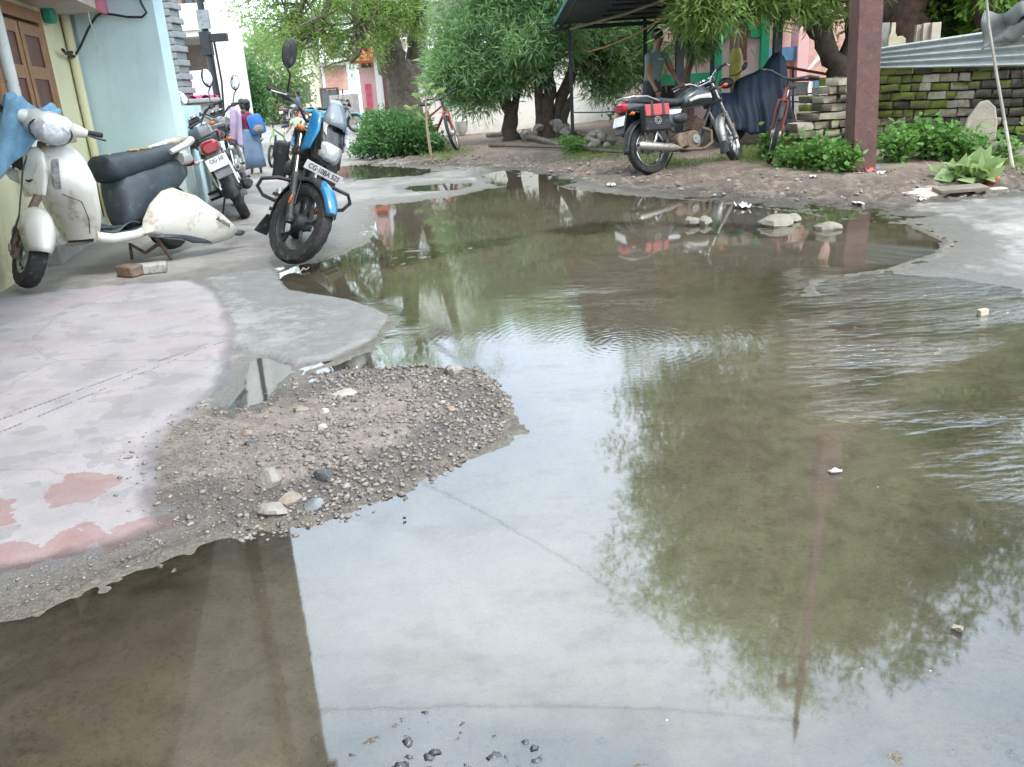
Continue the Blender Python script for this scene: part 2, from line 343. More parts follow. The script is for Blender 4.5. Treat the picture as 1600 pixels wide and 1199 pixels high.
wd = t.math('MULTIPLY', t.math('MULTIPLY', wet, t.math('SUBTRACT', 1, t.math('MULTIPLY', t.math('MULTIPLY', t.attr('a_water'), .75), t.ramp(t.math('ADD', .5, t.math('MULTIPLY', t.n('SeparateXYZ', Vector=P).outputs[2], -50)), .38, .72)))), t.math('SUBTRACT', 1, t.math('MULTIPLY', t.attr('a_slab'), .55))); c = t.mix(wd, c, t.mix(.60, c, (.02, .018, .015)))
sp = t.ramp(t.noise(140, 2, .5, P), .68, .74); c = t.mix(t.math('MULTIPLY', sp, .45), c, (.055, .05, .048))
rough = t.math('SUBTRACT', .92, t.math('ADD', t.math('MULTIPLY', wet, .60), t.math('MULTIPLY', t.attr('a_slab'), .16)), True)
grit = t.ramp(t.noise(95, 4, .75, P), .50, .66); mrg = t.math('MULTIPLY', t.math('MULTIPLY', wet, t.math('SUBTRACT', 1, t.attr('a_pad'))), t.math('SUBTRACT', 1, t.attr('a_slab'))); c = t.mix(t.math('MULTIPLY', grit, t.math('MULTIPLY', mrg, .6)), c, (.26, .235, .21))
hgt = t.math('ADD', t.math('MULTIPLY', nC, .6), t.math('MULTIPLY', nD, .3)); hgt = t.math('MULTIPLY', hgt, t.math('SUBTRACT', 1, t.math('MULTIPLY', t.attr('a_pad'), .75)))
gm = t.done(t.principled(Base_Color=c, Roughness=rough, Normal=t.bump(hgt, .9, .018)))
ground = fastmesh('ground', np.stack([X, Y, Z], -1).reshape(-1, 3), F, gm, smooth=True); ground['kind'] = 'structure'
ground['label'] = 'wet broken concrete lane with mud, dirt verge and painted apron'
for k, a in masks.items():
    at_ = ground.data.attributes.new(k, 'FLOAT', 'POINT'); at_.data.foreach_set('value', a.ravel().astype(np.float32))
def gz(x, y): return float(gfield(np.array([[x]]), np.array([[y]]))[0][0, 0])
def on(x, y, dz=0.0):
    p = g(x, y); p = g(x, y, max(0, gz(p.x, p.y))); p.z = max(0, gz(p.x, p.y)) + dz; return p

# water: one level sheet; the ground rises through it
wx = np.arange(-5, 8.01, .05); wy = axis([(.2, 9, .04), (9, 16, .1)])
WX, WY = np.meshgrid(wx, wy); WZ, _ = gfield(WX, WY)
rip = np.maximum(sstep(sdf(FLOW, WX, WY), -.25, .1), .75 * sstep(sdf(FLOW2, WX, WY), -.2, .15))
q = g(960, 505); rip2 = np.exp(-(((WX - q.x) / .8) ** 2 + ((WY - q.y) / .75) ** 2)); 
rip = np.maximum(rip, .5 * sstep(sdf(ROLLM, WX, WY), -.2, .1)); q2 = g(970, 455); rip = np.maximum(rip, .12 * np.exp(-(((WX - q2.x) / .5) ** 2 + ((WY - q2.y) / .35) ** 2)))
I = np.arange(WX.size).reshape(WX.shape); WF = np.stack([I[:-1, :-1], I[:-1, 1:], I[1:, 1:], I[1:, :-1]], -1).reshape(-1, 4)
t = NT('puddle_water'); P = t.pos()
w1 = t.noise(3.2, 4, .55, P); w2 = t.n('TexNoise', Scale=15.0, Detail=4.0, Roughness=.6, Distortion=.8, Vector=t.n('Mapping', Vector=P, Scale=(.55, 1.5, 1), Rotation=(0, 0, R(-8))).outputs[0]).outputs['Fac']
w3 = t.n('TexWave', {'wave_type': 'RINGS', 'rings_direction': 'SPHERICAL'}, Scale=9.0, Distortion=1.5, Detail=2.0, Detail_Scale=1.2, Vector=t.n('Mapping', Vector=P, Location=(-q.x, -q.y + .35, 0)).outputs[0]).outputs['Fac']
ra = t.attr('a_ripple')
ra = t.math('MULTIPLY', ra, t.ramp(t.noise(1.7, 4, .6, t.n('Mapping', Vector=P, Scale=(.6, 1.6, 1)).outputs[0]), .36, .58))
w4 = t.n('TexNoise', Scale=26.0, Detail=3.0, Roughness=.55, Distortion=.5, Vector=t.n('Mapping', Vector=P, Scale=(.7, 1.2, 1), Rotation=(0, 0, R(14))).outputs[0]).outputs['Fac']
h = t.math('ADD', t.math('MULTIPLY', w1, .0055), t.math('ADD', t.math('MULTIPLY', ra, t.math('ADD', t.math('MULTIPLY', w2, .48), t.math('MULTIPLY', w4, .20))), t.math('MULTIPLY', t.attr('a_ring'), t.math('ADD', t.math('MULTIPLY', w3, .0022), t.math('MULTIPLY', w4, .008)))))
nrm = t.bump(h, 1.0, .05)
fr = t.n('Fresnel', IOR=2.12, Normal=nrm).outputs[0]
film = t.ramp(t.noise(1.1, 6, .65, P), .45, .75)
murk = t.mix(film, (.21, .18, .125), (.27, .235, .17)); murk = t.mix(t.ramp(t.noise(38, 5, .7, P), .60, .72), murk, (.085, .07, .05)); murk = t.mix(t.math('MULTIPLY', t.ramp(t.noise(13, 7, .72, P), .46, .62), .75), murk, (.125, .103, .07)); murk = t.mix(t.ramp(t.noise(2.1, 5, .6, P), .45, .65), murk, t.mix(.45, murk, (.30, .25, .17))); murk = t.mix(t.ramp(t.noise(120, 3, .6, P), .66, .72), murk, (.36, .32, .25))
opac = t.math('MULTIPLY', t.attr('a_murk'), .5)
speck = t.ramp(t.n('TexVoronoi', Scale=22.0, Vector=P).outputs['Distance'], .035, .05, (1, 1, 1, 1), (0, 0, 0, 1)); sel = t.ramp(t.noise(3.5, 2, .5, P), .56, .60)
speck = t.math('MULTIPLY', speck, sel); sp2 = t.ramp(t.n('TexVoronoi', Scale=75.0, Vector=P).outputs['Distance'], .07, .10, (1, 1, 1, 1), (0, 0, 0, 1)); speck = t.math('MAXIMUM', speck, t.math('MULTIPLY', t.math('MULTIPLY', sp2, .6), t.ramp(t.noise(6, 4, .7, P), .60, .70)))
dif = t.n('BsdfDiffuse', Color=t.mix(speck, murk, (.6, .58, .52)), Normal=nrm).outputs[0]
body = t.n('MixShader', _0=t.math('MAXIMUM', opac, speck), _1=t.n('BsdfTransparent', Color=(.95, .92, .84)).outputs[0], _2=dif).outputs[0]
gl = t.n('BsdfGlossy', Color=(.97, .985, 1), Roughness=.035, Normal=nrm).outputs[0]
dust = t.math('MULTIPLY', t.ramp(t.noise(2.6, 7, .72, t.n('Mapping', Vector=P, Scale=(1, 1.8, 1)).outputs[0]), .52, .74), .22)
fr = t.math('MULTIPLY', t.math('MULTIPLY', fr, t.math('SUBTRACT', 1, dust)), t.math('SUBTRACT', 1, t.math('MULTIPLY', speck, .9)))
wm = t.done(t.n('MixShader', _0=fr, _1=body, _2=gl).outputs[0])
water = fastmesh('puddle', np.stack([WX, WY, WX * 0], -1).reshape(-1, 3), WF, wm, smooth=True, kind='structure')
water['label'] = 'large muddy puddle flooding the lane and mirroring the sky'
for k, a in dict(a_ripple=rip, a_ring=rip2, a_murk=1 - np.exp(-np.clip(-WZ, 0, 1) / .03)).items():
    at_ = water.data.attributes.new(k, 'FLOAT', 'POINT'); at_.data.foreach_set('value', a.ravel().astype(np.float32))
# ------------------------------------------------------------------ foliage tools
def leafmat(name, c1, c2, trans=.35, rough=.55):
    if name in MATS: return MATS[name]
    t = NT(name); rnd = t.n('NewGeometry').outputs['Random Per Island']
    cc = t.mix(rnd, c1, c2); cc = t.mix(t.ramp(t.noise(1.4, 3, .6, t.pos()), .35, .65), cc, t.mix(.5, cc, c1))
    p = t.principled(Base_Color=cc, Roughness=rough)
    tr = t.n('BsdfTranslucent', Color=t.mix(.5, cc, (c2[0] * 1.5, c2[1] * 1.5, c2[2]))).outputs[0]
    MATS[name] = t.done(t.n('MixShader', _0=trans, _1=p, _2=tr).outputs[0]); return MATS[name]
def bark(name='bark', c=(.13, .10, .075)):
    return mat(name, c, .9, var=.5, scale=9, bump=.9, bscale=22)
def leaves(name, base, dirs, L, W, m, parent, fold=.25):
    """kite-shaped leaves: base (n,3), dirs (n,3) unit, L,W arrays"""
    n = len(base); r = rng.normal(size=(n, 3)); s = np.cross(dirs, r); s /= np.linalg.norm(s, axis=1, keepdims=True) + 1e-9
    up = np.cross(s, dirs); L = np.broadcast_to(L, n)[:, None]; W = np.broadcast_to(W, n)[:, None]
    mid = base + dirs * L * .45 + up * L * .05
    V = np.stack([base, mid + s * W * .5, base + dirs * L - up * L * fold * .3, mid - s * W * .5], 1).reshape(-1, 3)
    Fq = (np.arange(n)[:, None] * 4 + np.arange(4)[None]).astype(np.int32)
    return fastmesh(name, V, Fq, m, parent)
def unit(a): return a / (np.linalg.norm(a, axis=-1, keepdims=True) + 1e-9)
def ellpts(n, c, r, shell=.55, lo=-1.0):
    out = []
    while len(out) < n:
        p = unit(rng.normal(size=3)) * (shell + (1 - shell) * rng.random()) ; 
        if p[2] < lo: continue
        out.append(p)
    return np.array(out) * np.array(r) + np.array(c)
def sprays(centers, n, spread, L, W, droop=.2, bias=None):
    """n leaves fanned out round every twig end"""
    K = len(centers); c = np.repeat(centers, n, 0); d = rng.normal(size=(K * n, 3)); d[:, 2] -= droop
    if bias is not None: d += np.repeat(bias, n, 0)
    d = unit(d); b = c + d * spread * rng.random((K * n, 1)) * .6 + rng.normal(size=(K * n, 3)) * spread * .35
    return b, d, L * (.65 + .7 * rng.random(K * n)), W * (.7 + .6 * rng.random(K * n))
def limb(mb, a, b, r0, r1, bend=.12, n=5, sides=7):
    a, b = Vector(a), Vector(b); k = (b - a).length * bend; off = Vector(rng.normal(size=3)) * k
    pts = [a.lerp(b, i / n) + off * math.sin(math.pi * i / n) * (.6 + .4 * random.random()) for i in range(n + 1)]
    mb.tube(pts, [r0 + (r1 - r0) * i / n for i in range(n + 1)], sides)
    return pts
def crown_tree(name, label, stems, crowns, leaf, m, bm, cat='tree', group=None, nl=18, spread=.28, twig=True, droop=.3, shell=.5, lo=-1.0):
    """stems: list of [points],[radii]; crowns: (centre, radii, clusters); leaf = (L, W)"""
    base = Vector(stems[0][0][0]); T = thing(name, label, cat, base, 0, group); o = np.array(base)
    mb = MB(Matrix.Translation(-base)); tips = []
    for pts, rr in stems:
        P_ = [Vector(p) for p in pts]
        fine = []; fr = []
        for i in range(len(P_) - 1):
            for k in range(4):
                u = k / 4; p = P_[i].lerp(P_[i + 1], u); fine.append(p + Vector(rng.normal(size=3)) * rr[i] * .12 * (1 if i + k else 0)); fr.append(rr[i] + (rr[i + 1] - rr[i]) * u)
        fine.append(P_[-1]); fr.append(rr[-1]); fr[0] *= 1.25
        mb.tube(fine, fr, 10); tips += [(fine[len(fine) // 2], fr[len(fine) // 2]), (fine[-1], fr[-1]), (fine[int(len(fine) * .75)], fr[int(len(fine) * .75)])]
    B = []; D = []; LL = []; WW = []
    for c, r, k in crowns:
        C = ellpts(k, c, r, shell, lo); bias = unit(C - np.array(c)) * .7
        b, d, l, w = sprays(C, nl, spread, leaf[0], leaf[1], droop, bias); B.append(b); D.append(d); LL.append(l); WW.append(w)
        if twig:
            tp = min(tips, key=lambda q: (q[0] - Vector(c)).length)
            hub = Vector(c) - Vector((0, 0, r[2] * .35)); limb(mb, tp[0], hub, tp[1] * .8, tp[1] * .4 + .012)
            for q in C[::max(1, k // 26)]: limb(mb, tp[0].lerp(hub, .5 + .5 * random.random()), q, .03, .006, .1, 4, 5)
    mb.build('trunk', bm, T, ang=60)
    leaves('crown', np.concatenate(B) - o, np.concatenate(D), np.concatenate(LL), np.concatenate(WW), m, T)
    return T
def plant(name, label, base, h, rad, n, L, W, m, stems=8, cat='plant', group=None, flat=.5):
    base = Vector(base); T = thing(name, label, cat, base, 0, group); mb = MB(); B = []; D = []
    for k in range(stems):
        a = 2 * math.pi * k / stems + random.random(); rr = rad * (.25 + .75 * random.random()); top = Vector((math.cos(a) * rr, math.sin(a) * rr, h * (.6 + .4 * random.random())))
        limb(mb, (math.cos(a) * rr * .2, math.sin(a) * rr * .2, -.03), top, .009, .003, .1, 4, 5)
        m_ = n // stems; tt = rng.random(m_) ** .7 * .85 + .15; p = np.outer(tt, np.array(top)) + rng.normal(size=(m_, 3)) * rad * .18; p[:, 2] = np.maximum(p[:, 2], .01)
        d = rng.normal(size=(m_, 3)); d[:, 2] = d[:, 2] * flat + .15; B.append(p); D.append(unit(d))
    mb.build('stem', MATS.get('stem') or mat('stem', (.10, .13, .05), .7), T)
    N_ = sum(len(b) for b in B); leaves('foliage', np.concatenate(B), np.concatenate(D), L * (.6 + .7 * rng.random(N_)), W * (.7 + .6 * rng.random(N_)), m, T)
    return T

# ------------------------------------------------------------------ left house
RD = Vector((-.215, .9766, 0)).normalized()           # direction of the lane
RN = Vector((RD.y, -RD.x, 0))                          # towards the lane from the left-hand walls
plaster_y = wallmat('yellow_plaster', (.74, .70, .45), (.36, .31, .2))
plaster_c = wallmat('cyan_plaster', (.58, .75, .77), (.30, .33, .31))
plaster_w = wallmat('white_plaster', (.80, .79, .75), (.42, .38, .33), .5)
plaster_p = mat('pink_plaster', (.70, .44, .44), .85, var=.1, scale=1.5, dirt=.1, dirtc=(.38, .25, .24), bump=.2)
plaster_cr = mat('cream_plaster', (.72, .65, .52), .85, var=.12, scale=1.2, dirt=.15, dirtc=(.36, .30, .22), bump=.2)
concrete = mat('grey_concrete', (.33, .32, .30), .9, var=.25, scale=5, dirt=.25, dirtc=(.18, .17, .15), bump=.5)
wood_d = mat('dark_wood', (.115, .042, .028), .5, var=.35, scale=7, bump=.2, bscale=40)
wood_o = mat('orange_wood', (.27, .125, .05), .45, var=.25, scale=9, bump=.15, bscale=40)
steel_d = mat('dark_steel', (.05, .055, .06), .5, metal=.6, var=.3, scale=12)
galv = mat('galvanised', (.52, .56, .55), .5, metal=.2, var=.15, scale=5, dirt=.12, dirtc=(.25, .24, .21))
rubber = mat('rubber', (.02, .02, .021), .75, var=.4, scale=14, dirt=.22, dirtc=(.11, .095, .08), bump=.3, bscale=80)
pvc = mat('pvc_pipe', (.52, .54, .52), .5, var=.12, scale=6, dirt=.15)
cable_m = mat('black_cable', (.02, .022, .022), .55)

def wallbox(mb, a, b, thick, z0, z1, nrm):
    """slab with its face along a-b, thickness going against nrm"""
    a = Vector(a); b = Vector(b); o = -nrm * thick
    q = [a, b, b + o, a + o]; vs = [Vector((p.x, p.y, z0)) for p in q] + [Vector((p.x, p.y, z1)) for p in q]
    mb.add(vs, [(3, 2, 1, 0), (4, 5, 6, 7), (0, 1, 5, 4), (1, 2, 6, 5), (2, 3, 7, 6), (3, 0, 4, 7)]); return mb
CIN = at(134, 200, 8.8); CIN.z = 0; COUT = at(262, 130, 8.8); COUT.z = 0
def whit(x, y, P0=CIN, n=RN):
    d = ray(x, y); o = Vector((0, 0, CAM_H)); t_ = (P0 - o).dot(n) / d.dot(n); return o + d * t_
HS = thing('corner_house', 'yellow and pale cyan plastered house with brown shuttered window beside scooter', 'house', CIN)
def hb(M=None): return MB(Matrix.Translation(-CIN))
near = CIN - RD * 11
wallbox(hb(), CIN - RD * 3.5, CIN, 5, -.1, 2.446, RN).build('front_wall', plaster_y, HS)
wallbox(hb(), near, CIN - RD * 3.504, 5, -.1, 2.446, RN).build('darkened_near_wall', mat('shade_dark_render', (.115, .10, .082), .9, var=.2, scale=1.5, dirt=.25, bump=.3), HS)  # unseen stretch of the yellow wall, coloured dark to dim its reflection in the water
cw = hb(); wallbox(cw, CIN - Vector((1.2, 0, 0)), COUT, .26, -.1, 2.447, Vector((0, -1, 0))).build('side_wall', plaster_c, HS)
ov = at(275, 130, 8.8); ov.z = 0; ovx = Vector((-8.8 * math.tan(R(17.8)), 8.8, 0))
up = hb(); q = [near + RN * .9, near - RN * 6, CIN - RN * 6 + RD * .25, Vector((ovx.x, ovx.y + .25, 0)), ovx - Vector((0, .9, 0)), CIN - RD * 1 + RN * .9]
q = [(p.x, p.y) for p in q]; up.prism(q, 2.45, 7.4, 'xy').build('upper_storey', mat('shade_dark_render', (.115, .10, .082), .9, var=.2, scale=1.5, dirt=.25, bump=.3), HS)  # out-of-view storey; its shade is put into the dark colour for the puddle reflection
rf = hb(); rf.prism([(p[0] + (.12 if i in (0, 3, 4, 5) else -.1), p[1]) for i, p in enumerate(q)], 7.4, 7.52, 'xy').build('roof_slab', concrete, HS)
# sunshade slab with pink edge
s0 = whit(60, 20); s1 = CIN.copy(); zb = at(150, 21, 8.75).z
sb = hb(); wallbox(sb, CIN - RD * 3.2 + RN * .42, CIN - RD * .004 + RN * .42, .42, zb, zb + .09, RN).build('sunshade', mat('pinkish_soffit', (.55, .47, .44), .85, var=.12, dirt=.1), HS)
sp_ = hb(); wallbox(sp_, CIN - RD * .5 + RN * .45, CIN - RD * .006 + RN * .45, .028, zb - .02, zb + .12, RN).build('sunshade_edge', mat('pink_edge', (.60, .20, .27), .8), HS)
# window with shutters
wr = whit(76, 120); wl = wr - RD * 1.5; zt = zb - .05; zl = whit(78, 214).z
fr_ = hb()
for a, b, z0, z1 in ((wr - RD * .10, wr, zl, zt), (wl, wl + RD * .1, zl, zt), (wl + RD * .1, wr - RD * .10, zl, zl + .1), (wl + RD * .1, wr - RD * .1, zt - .1, zt)): wallbox(fr_, a + RN * .05, b + RN * .05, .1, z0, z1, RN)
WIN = fr_.build('window_frame', wood_o, HS, bevel=.008)
back = hb(); wallbox(back, wl + RN * .004, wr + RN * .004, .02, zl, zt, RN).build('window_leaf', wood_d, HS)
for k in (0, 1):
    a = wl + RD * (.13 + k * .64); b = a + RD * .6
    lf = hb(); wallbox(lf, a + RN * .04, b + RN * .04, .03, zl + .13, zt - .13, RN).build('shutter', wood_d, HS, bevel=.004)
    tr_ = hb()
    for z0, z1 in ((zl + .13, zl + .22), (zt - .22, zt - .13), ((zl + zt) / 2 - .05, (zl + zt) / 2 + .05)): wallbox(tr_, a + RN * .052, b + RN * .052, .012, z0, z1, RN)
    for a2 in (a, b - RD * .09): wallbox(tr_, a2 + RN * .0535, a2 + RD * .09 + RN * .0535, .012, zl + .13, zt - .13, RN)
    tr_.build('shutter_rail', wood_o, HS, bevel=.004)
wallbox(hb(), wl - RD * .08 + RN * .1, wr + RD * .06 + RN * .1, .098, zl - .07, zl - .002, RN).build('window_sill', mat('sill', (.40, .30, .17), .8), HS, bevel=.006)
# plinth, pipes, meter, wiring
pb = g(100, 416); k = (pb - CIN).dot(RN)
wallbox(hb(), CIN + RN * k - RD * 2.35, CIN + RN * k - RD * .6, k - .003, -.1, .17, RN).build('plinth', concrete, HS, bevel=.012)
pp = hb(); pp.tube([CIN + RN * .05 - RD * .08 + Vector((0, 0, z)) for z in (.0, 1, 2, 2.44)], .042, 10); pp.build('drain_pipe', plaster_y, HS)
a = whit(16, 190) + RN * .07; b_ = whit(26, 340) + RN * .3
hb().tube([a + Vector((0, 0, .9)), a, a.lerp(b_, .5) , b_], .05, 10).build('waste_pipe', pvc, HS)
mp = whit(101, 48) + RN * .06
hb().box(mp, (.10, .12, .36), Matrix.Rotation(math.atan2(RD.y, RD.x), 3, 'Z')).build('meter_box', mat('meter_grey', (.24, .28, .30), .5, dirt=.2), HS, bevel=.012)
gpz = whit(66, 19) + RN * .05
hb().box(gpz, (.14, .09, .19), Matrix.Rotation(math.atan2(RD.y, RD.x), 3, 'Z')).build('switch_box', mat('green_plastic', (.02, .25, .16), .45), HS, bevel=.02)
lp = whit(84, 2) + RN * .12
hb().lathe([(.0, -.1), (.06, -.085), (.1, -.03), (.105, .03), (.07, .09), (.03, .11)], lp, 'z', 18).build('lamp_globe', mat('frosted_glass', (.55, .58, .6), .2, trans=.4), HS)
wire = hb(); w0 = mp - Vector((0, 0, .2))
wp = [w0, w0 + Vector((-.02, 0, -.09)), at(117, 88, 8.72), at(127, 70, 8.7), at(138, 45, 8.7), at(150, 26, 8.7), at(158, 21, 8.72), at(176, 23, 8.72), at(200, 27, 8.74), at(222, 27, 8.74), at(229, 20, 8.74), at(220, 4, 8.74), at(212, -40, 8.74)]
wire.tube(wp, .011, 6).build('wiring', cable_m, HS)
hb().tube([at(98, 78, 8.3), at(103, 84, 8.4), at(112, 82, 8.5), at(108, 90, 8.6), at(117, 88, 8.72)], .016, 6).build('wiring', cable_m, HS)
hb().tube([at(132, -20, 8.3), at(137, 12, 8.35), at(140, 30, 8.4), at(146, 50, 8.45), at(152, 72, 8.6), at(154, 90, 8.72)], .006, 5).build('white_wire', mat('white_wire_m', (.7, .72, .7), .5), HS)

# low compound wall and concrete gatepost
L0 = Vector((COUT.x + .005, COUT.y + .27, 0)); L1 = at(316, 180, 12.6); L1.z = 0; ld = (L1 - L0).normalized(); ln = Vector((ld.y, -ld.x, 0))
lw = wallbox(MB(Matrix.Translation(-L0)), L0, L1, .2, -.1, 1.14, ln).build('compound_wall', plaster_c); lw.location = L0
tag(lw, 'low pale cyan compound wall running back from the house corner', 'wall')
pz = L1 + ld * .26 + ln * .05
gpst = MB().box((0, 0, .57), (.36, .36, 1.2)).box((0, 0, 1.2), (.44, .44, .06)).build('gate_post', concrete, bevel=.015); gpst.location = pz; gpst.rotation_euler = (0, 0, math.atan2(ld.y, ld.x)); tag(gpst, 'square grey concrete gatepost with capstone at end of cyan wall', 'post')
cl = MB().grid(lambda u, v: Vector((.02 * math.sin(u * 9 + v * 2), (u - .5) * .16, .45 - v * .45 + .03 * math.sin(u * 5))), 12, 10).build('hanging_cloth', mat('lilac_cloth', (.50, .38, .55), .9), solid=.004); cl.location = at(364, 190, 11.6); cl.location.z -= .3; cl.rotation_euler = (R(-8), 0, R(-100)); tag(cl, 'lilac cloth hanging beside the concrete gatepost', 'cloth')
rag = MB().grid(lambda u, v: Vector(((u - .5) * .34, (v - .5) * .3, .03 + .025 * math.sin(u * 11) * math.cos(v * 8))), 10, 8).build('cloth', mat('pink_cloth', (.62, .06, .22), .9), solid=.006); rag.location = pz + Vector((0, 0, 1.225)); tag(rag, 'crumpled pink cloth lying on the concrete gatepost', 'cloth')

# grey brick pillar, brick by brick
def brick_mesh(l, w, h, m, bev=.006):
    return MB().box((0, 0, 0), (l, w, h)).build('brick', m, bevel=bev)
bp = at(266, 130, 12.9); bp.z = 0
BP = thing('brick_pillar', 'tall bare grey brick pillar behind the low cyan wall', 'pillar', bp)
MB().box((0, 0, 1.8), (.47, .38, 3.6)).build('mortar_core', mat('mortar', (.25, .25, .24), .95, bump=.4), BP)
gb = mat('grey_brick', (.30, .32, .33), .9, var=.3, scale=9, bump=.5, bscale=40)
pro = brick_mesh(.235, .41, .078, gb); pro.parent = BP; proH = pro; first = True
for r_ in range(38):
    xs = (-.125, .125) if r_ % 2 else (-.19, .0, .19)
    for x in xs:
        o = pro if first else pro.copy()
        if not first: col.objects.link(o)
        first = False
        o.location = (x + random.uniform(-.006, .006), random.uniform(-.012, .01), .05 + r_ * .093); o.rotation_euler = (0, 0, random.uniform(-.02, .02)); o.scale = (1 if r_ % 2 else .74, 1, 1)

# ------------------------------------------------------------------ buildings further down the lane
def block(T, name, m, x0, x1, y0, y1, z0, z1, bevel=0): return MB().bx(x0, x1, y0, y1, z0, z1).build(name, m, T, bevel=bevel)
shade_m = mat('painted_shade', (.05, .05, .055), .6); glassm = mat('window_glass', (.08, .10, .11), .12, spec=.8); teal = mat('teal_paint', (.10, .42, .42), .6); greenp = mat('green_paint', (.02, .36, .19), .6, var=.12, dirt=.06)
def windowpart(T, x, y, z, w, h, frame=None, pane=None):
    f = MB(); e = .06
    f.bx(x - w / 2, x + w / 2, y - .05, y + .02, z, z + e).bx(x - w / 2, x + w / 2, y - .05, y + .02, z + h - e, z + h).bx(x - w / 2, x - w / 2 + e, y - .05, y + .02, z + e, z + h - e).bx(x + w / 2 - e, x + w / 2, y - .05, y + .02, z + e, z + h - e).bx(x - .02, x + .02, y - .04, y + .02, z + e, z + h - e)
    F_ = f.build('window', frame or wood_d, T); MB().bx(x - w / 2 + e, x + w / 2 - e, y - .02, y + .01, z + e, z + h - e).build('pane', pane or glassm, F_)
# white apartment block on the left
ap = at(347, 150, 20.5); A = thing('apartment_block', 'white apartment block with balconies and a dark window hood beyond the brick pillar', 'building', (ap.x, ap.y, 0))
block(A, 'wall', plaster_w, -6, -.0, 1.0, 2.4, 0, 9)
for z in (1.35, 2.75):
    block(A, 'balcony_slab', plaster_w, -1.25, .05, .0, 1.0, z - .13, z); block(A, 'balcony_parapet', plaster_w, -1.25, .05, -.06, .06, z, z + .55)
    block(A, 'balcony_recess', mat('recess_brown', (.34, .27, .24), .8), -1.15, -.1, .97, 1.02, z + .05, z + 1.15)
block(A, 'column', plaster_cr, -1.33, -1.22, -.05, 1, 0, 6); block(A, 'column', plaster_w, -.02, .1, -.05, 1, 0, 6)
block(A, 'window_hood', mat('dark_slate', (.07, .075, .08), .8), -2.0, -1.5, .3, 1.0, 2.35, 2.65)
windowpart(A, -1.75, .98, 1.45, .45, .9); windowpart(A, -2.6, .98, 1.45, .5, .9); windowpart(A, -.6, .98, 3.3, .5, .7)
block(A, 'door', teal, -.62, -.2, .93, 1.0, .0, 1.0); block(A, 'teal_curtain', teal, -.75, -.32, -.02, .02, .75, 1.22)
hung = MB().grid(lambda u, v: Vector(((u - .5) * .42, .03 * math.sin(u * 12), -v * .3 - .05 * math.sin(u * 3))), 10, 6).build('washing', mat('pink_washing', (.65, .12, .33), .9), solid=.006); hung.location = (ap.x - .88, ap.y - .1, 3.28); tag(hung, 'pink cloth hung over the upper balcony of the white block', 'cloth')
# utility pole with crossarm
up_ = at(341, 150, 18.5); U = thing('utility_pole', 'dark utility pole with crossarm box and cable bundle before the white block', 'pole', (up_.x, up_.y, 0))
MB().tube([(0, 0, -.1), (-.05, 0, 3), (-.1, 0, 7)], [.075, .065, .05], 10).build('shaft', steel_d, U)
MB().bx(-.05, .38, -.08, .08, 2.35, 2.5).bx(-.16, .04, -.1, .1, 2.1, 2.55).build('crossarm', steel_d, U, bevel=.01)
MB().bx(-.13, .1, -.12, -.04, 2.6, 2.95).build('junction_box', mat('meter_grey', (.3, .3, .3), .5), U)
MB().tube([(.1, 0, 2.4), (.13, -.03, 1.6), (.06, -.05, .8), (.11, 0, .0)], .022, 6).build('cable_bundle', cable_m, U)
# end-of-lane houses
def simple_house(name, label, px0, px1, Yd, h, m, wins=(), roofm=None, depth=7, base=160):
    a = at(px0, base, Yd); b = at(px1, base, Yd); T = thing(name, label, 'house', ((a.x + b.x) / 2, Yd, 0)); w = b.x - a.x
    block(T, 'wall', m, -w / 2, w / 2, 0, depth, -.1, h); block(T, 'roof_slab', roofm or concrete, -w / 2 - .2, w / 2 + .2, -.3, depth, h, h + .15)
    for (fx, z, ww, hh) in wins: windowpart(T, -w / 2 + fx * w, -.01, z, ww, hh)
    return T, w
T, w = simple_house('far_house', 'pale house with peach wall and grey shutter closing the lane', 508, 566, 42, 4.6, plaster_w, [(.15, .6, .9, 1.0), (.55, 2.9, 1.0, 1.0)])
block(T, 'peach_panel', mat('peach', (.58, .33, .25), .85), -w * .42, w * .15, -.05, 0, 1.5, 2.5); block(T, 'roller_shutter', galv, w * .18, w * .42, -.06, 0, 1.2, 3.6); block(T, 'balcony_slab', concrete, -w / 2, w * .2, -.8, 0, 2.55, 2.7)
block(T, 'boundary_wall', concrete, w * .05, w * .75, -4.0, -3.8, 0, 1.25)
T, w = simple_house('far_house', 'small cream house seen between the foliage down the lane', 425, 492, 55, 4.2, plaster_cr, [(.3, 1, 1.2, 1.2), (.7, 1, 1.2, 1.2)])
T, w = simple_house('pink_house', 'pink house with red awning and white column behind the turquoise motorcycle', 566, 602, 29, 5.5, plaster_p, [(.35, 2.0, .35, .8)])
block(T, 'door', mat('pink_paint', (.62, .10, .16), .6), -w * .3, -w * .05, -.04, 0, .1, 1.5); block(T, 'white_column', plaster_w, w * .22, w * .52, -.25, .1, 0, 5.3); block(T, 'brown_column', mat('brown_column', (.17, .08, .06), .7), w * .56, w * .84, -.35, -.02, 0, 4)
MB().prism([(-.9, 2.1), (-.05, 2.55), (-.05, 2.62), (-.95, 2.18)], -w * .6, w * .3, 'yz').build('awning', mat('red_awning', (.55, .11, .06), .7), T)
T, w = simple_house('white_house', 'white two storey house with balcony rail behind the leaning tree trunk', 612, 745, 27, 6.5, plaster_w, [(.85, 3.2, .9, 1.2)])
block(T, 'balcony_slab', plaster_w, -w / 2, w * .15, -1.1, 0, 1.75, 1.95); block(T, 'column', plaster_w, -.1, .12, -1.15, -.95, 1.95, 6.2); block(T, 'column', plaster_cr, w * .13, w * .17, -1.15, -.95, -.1, 6.2)
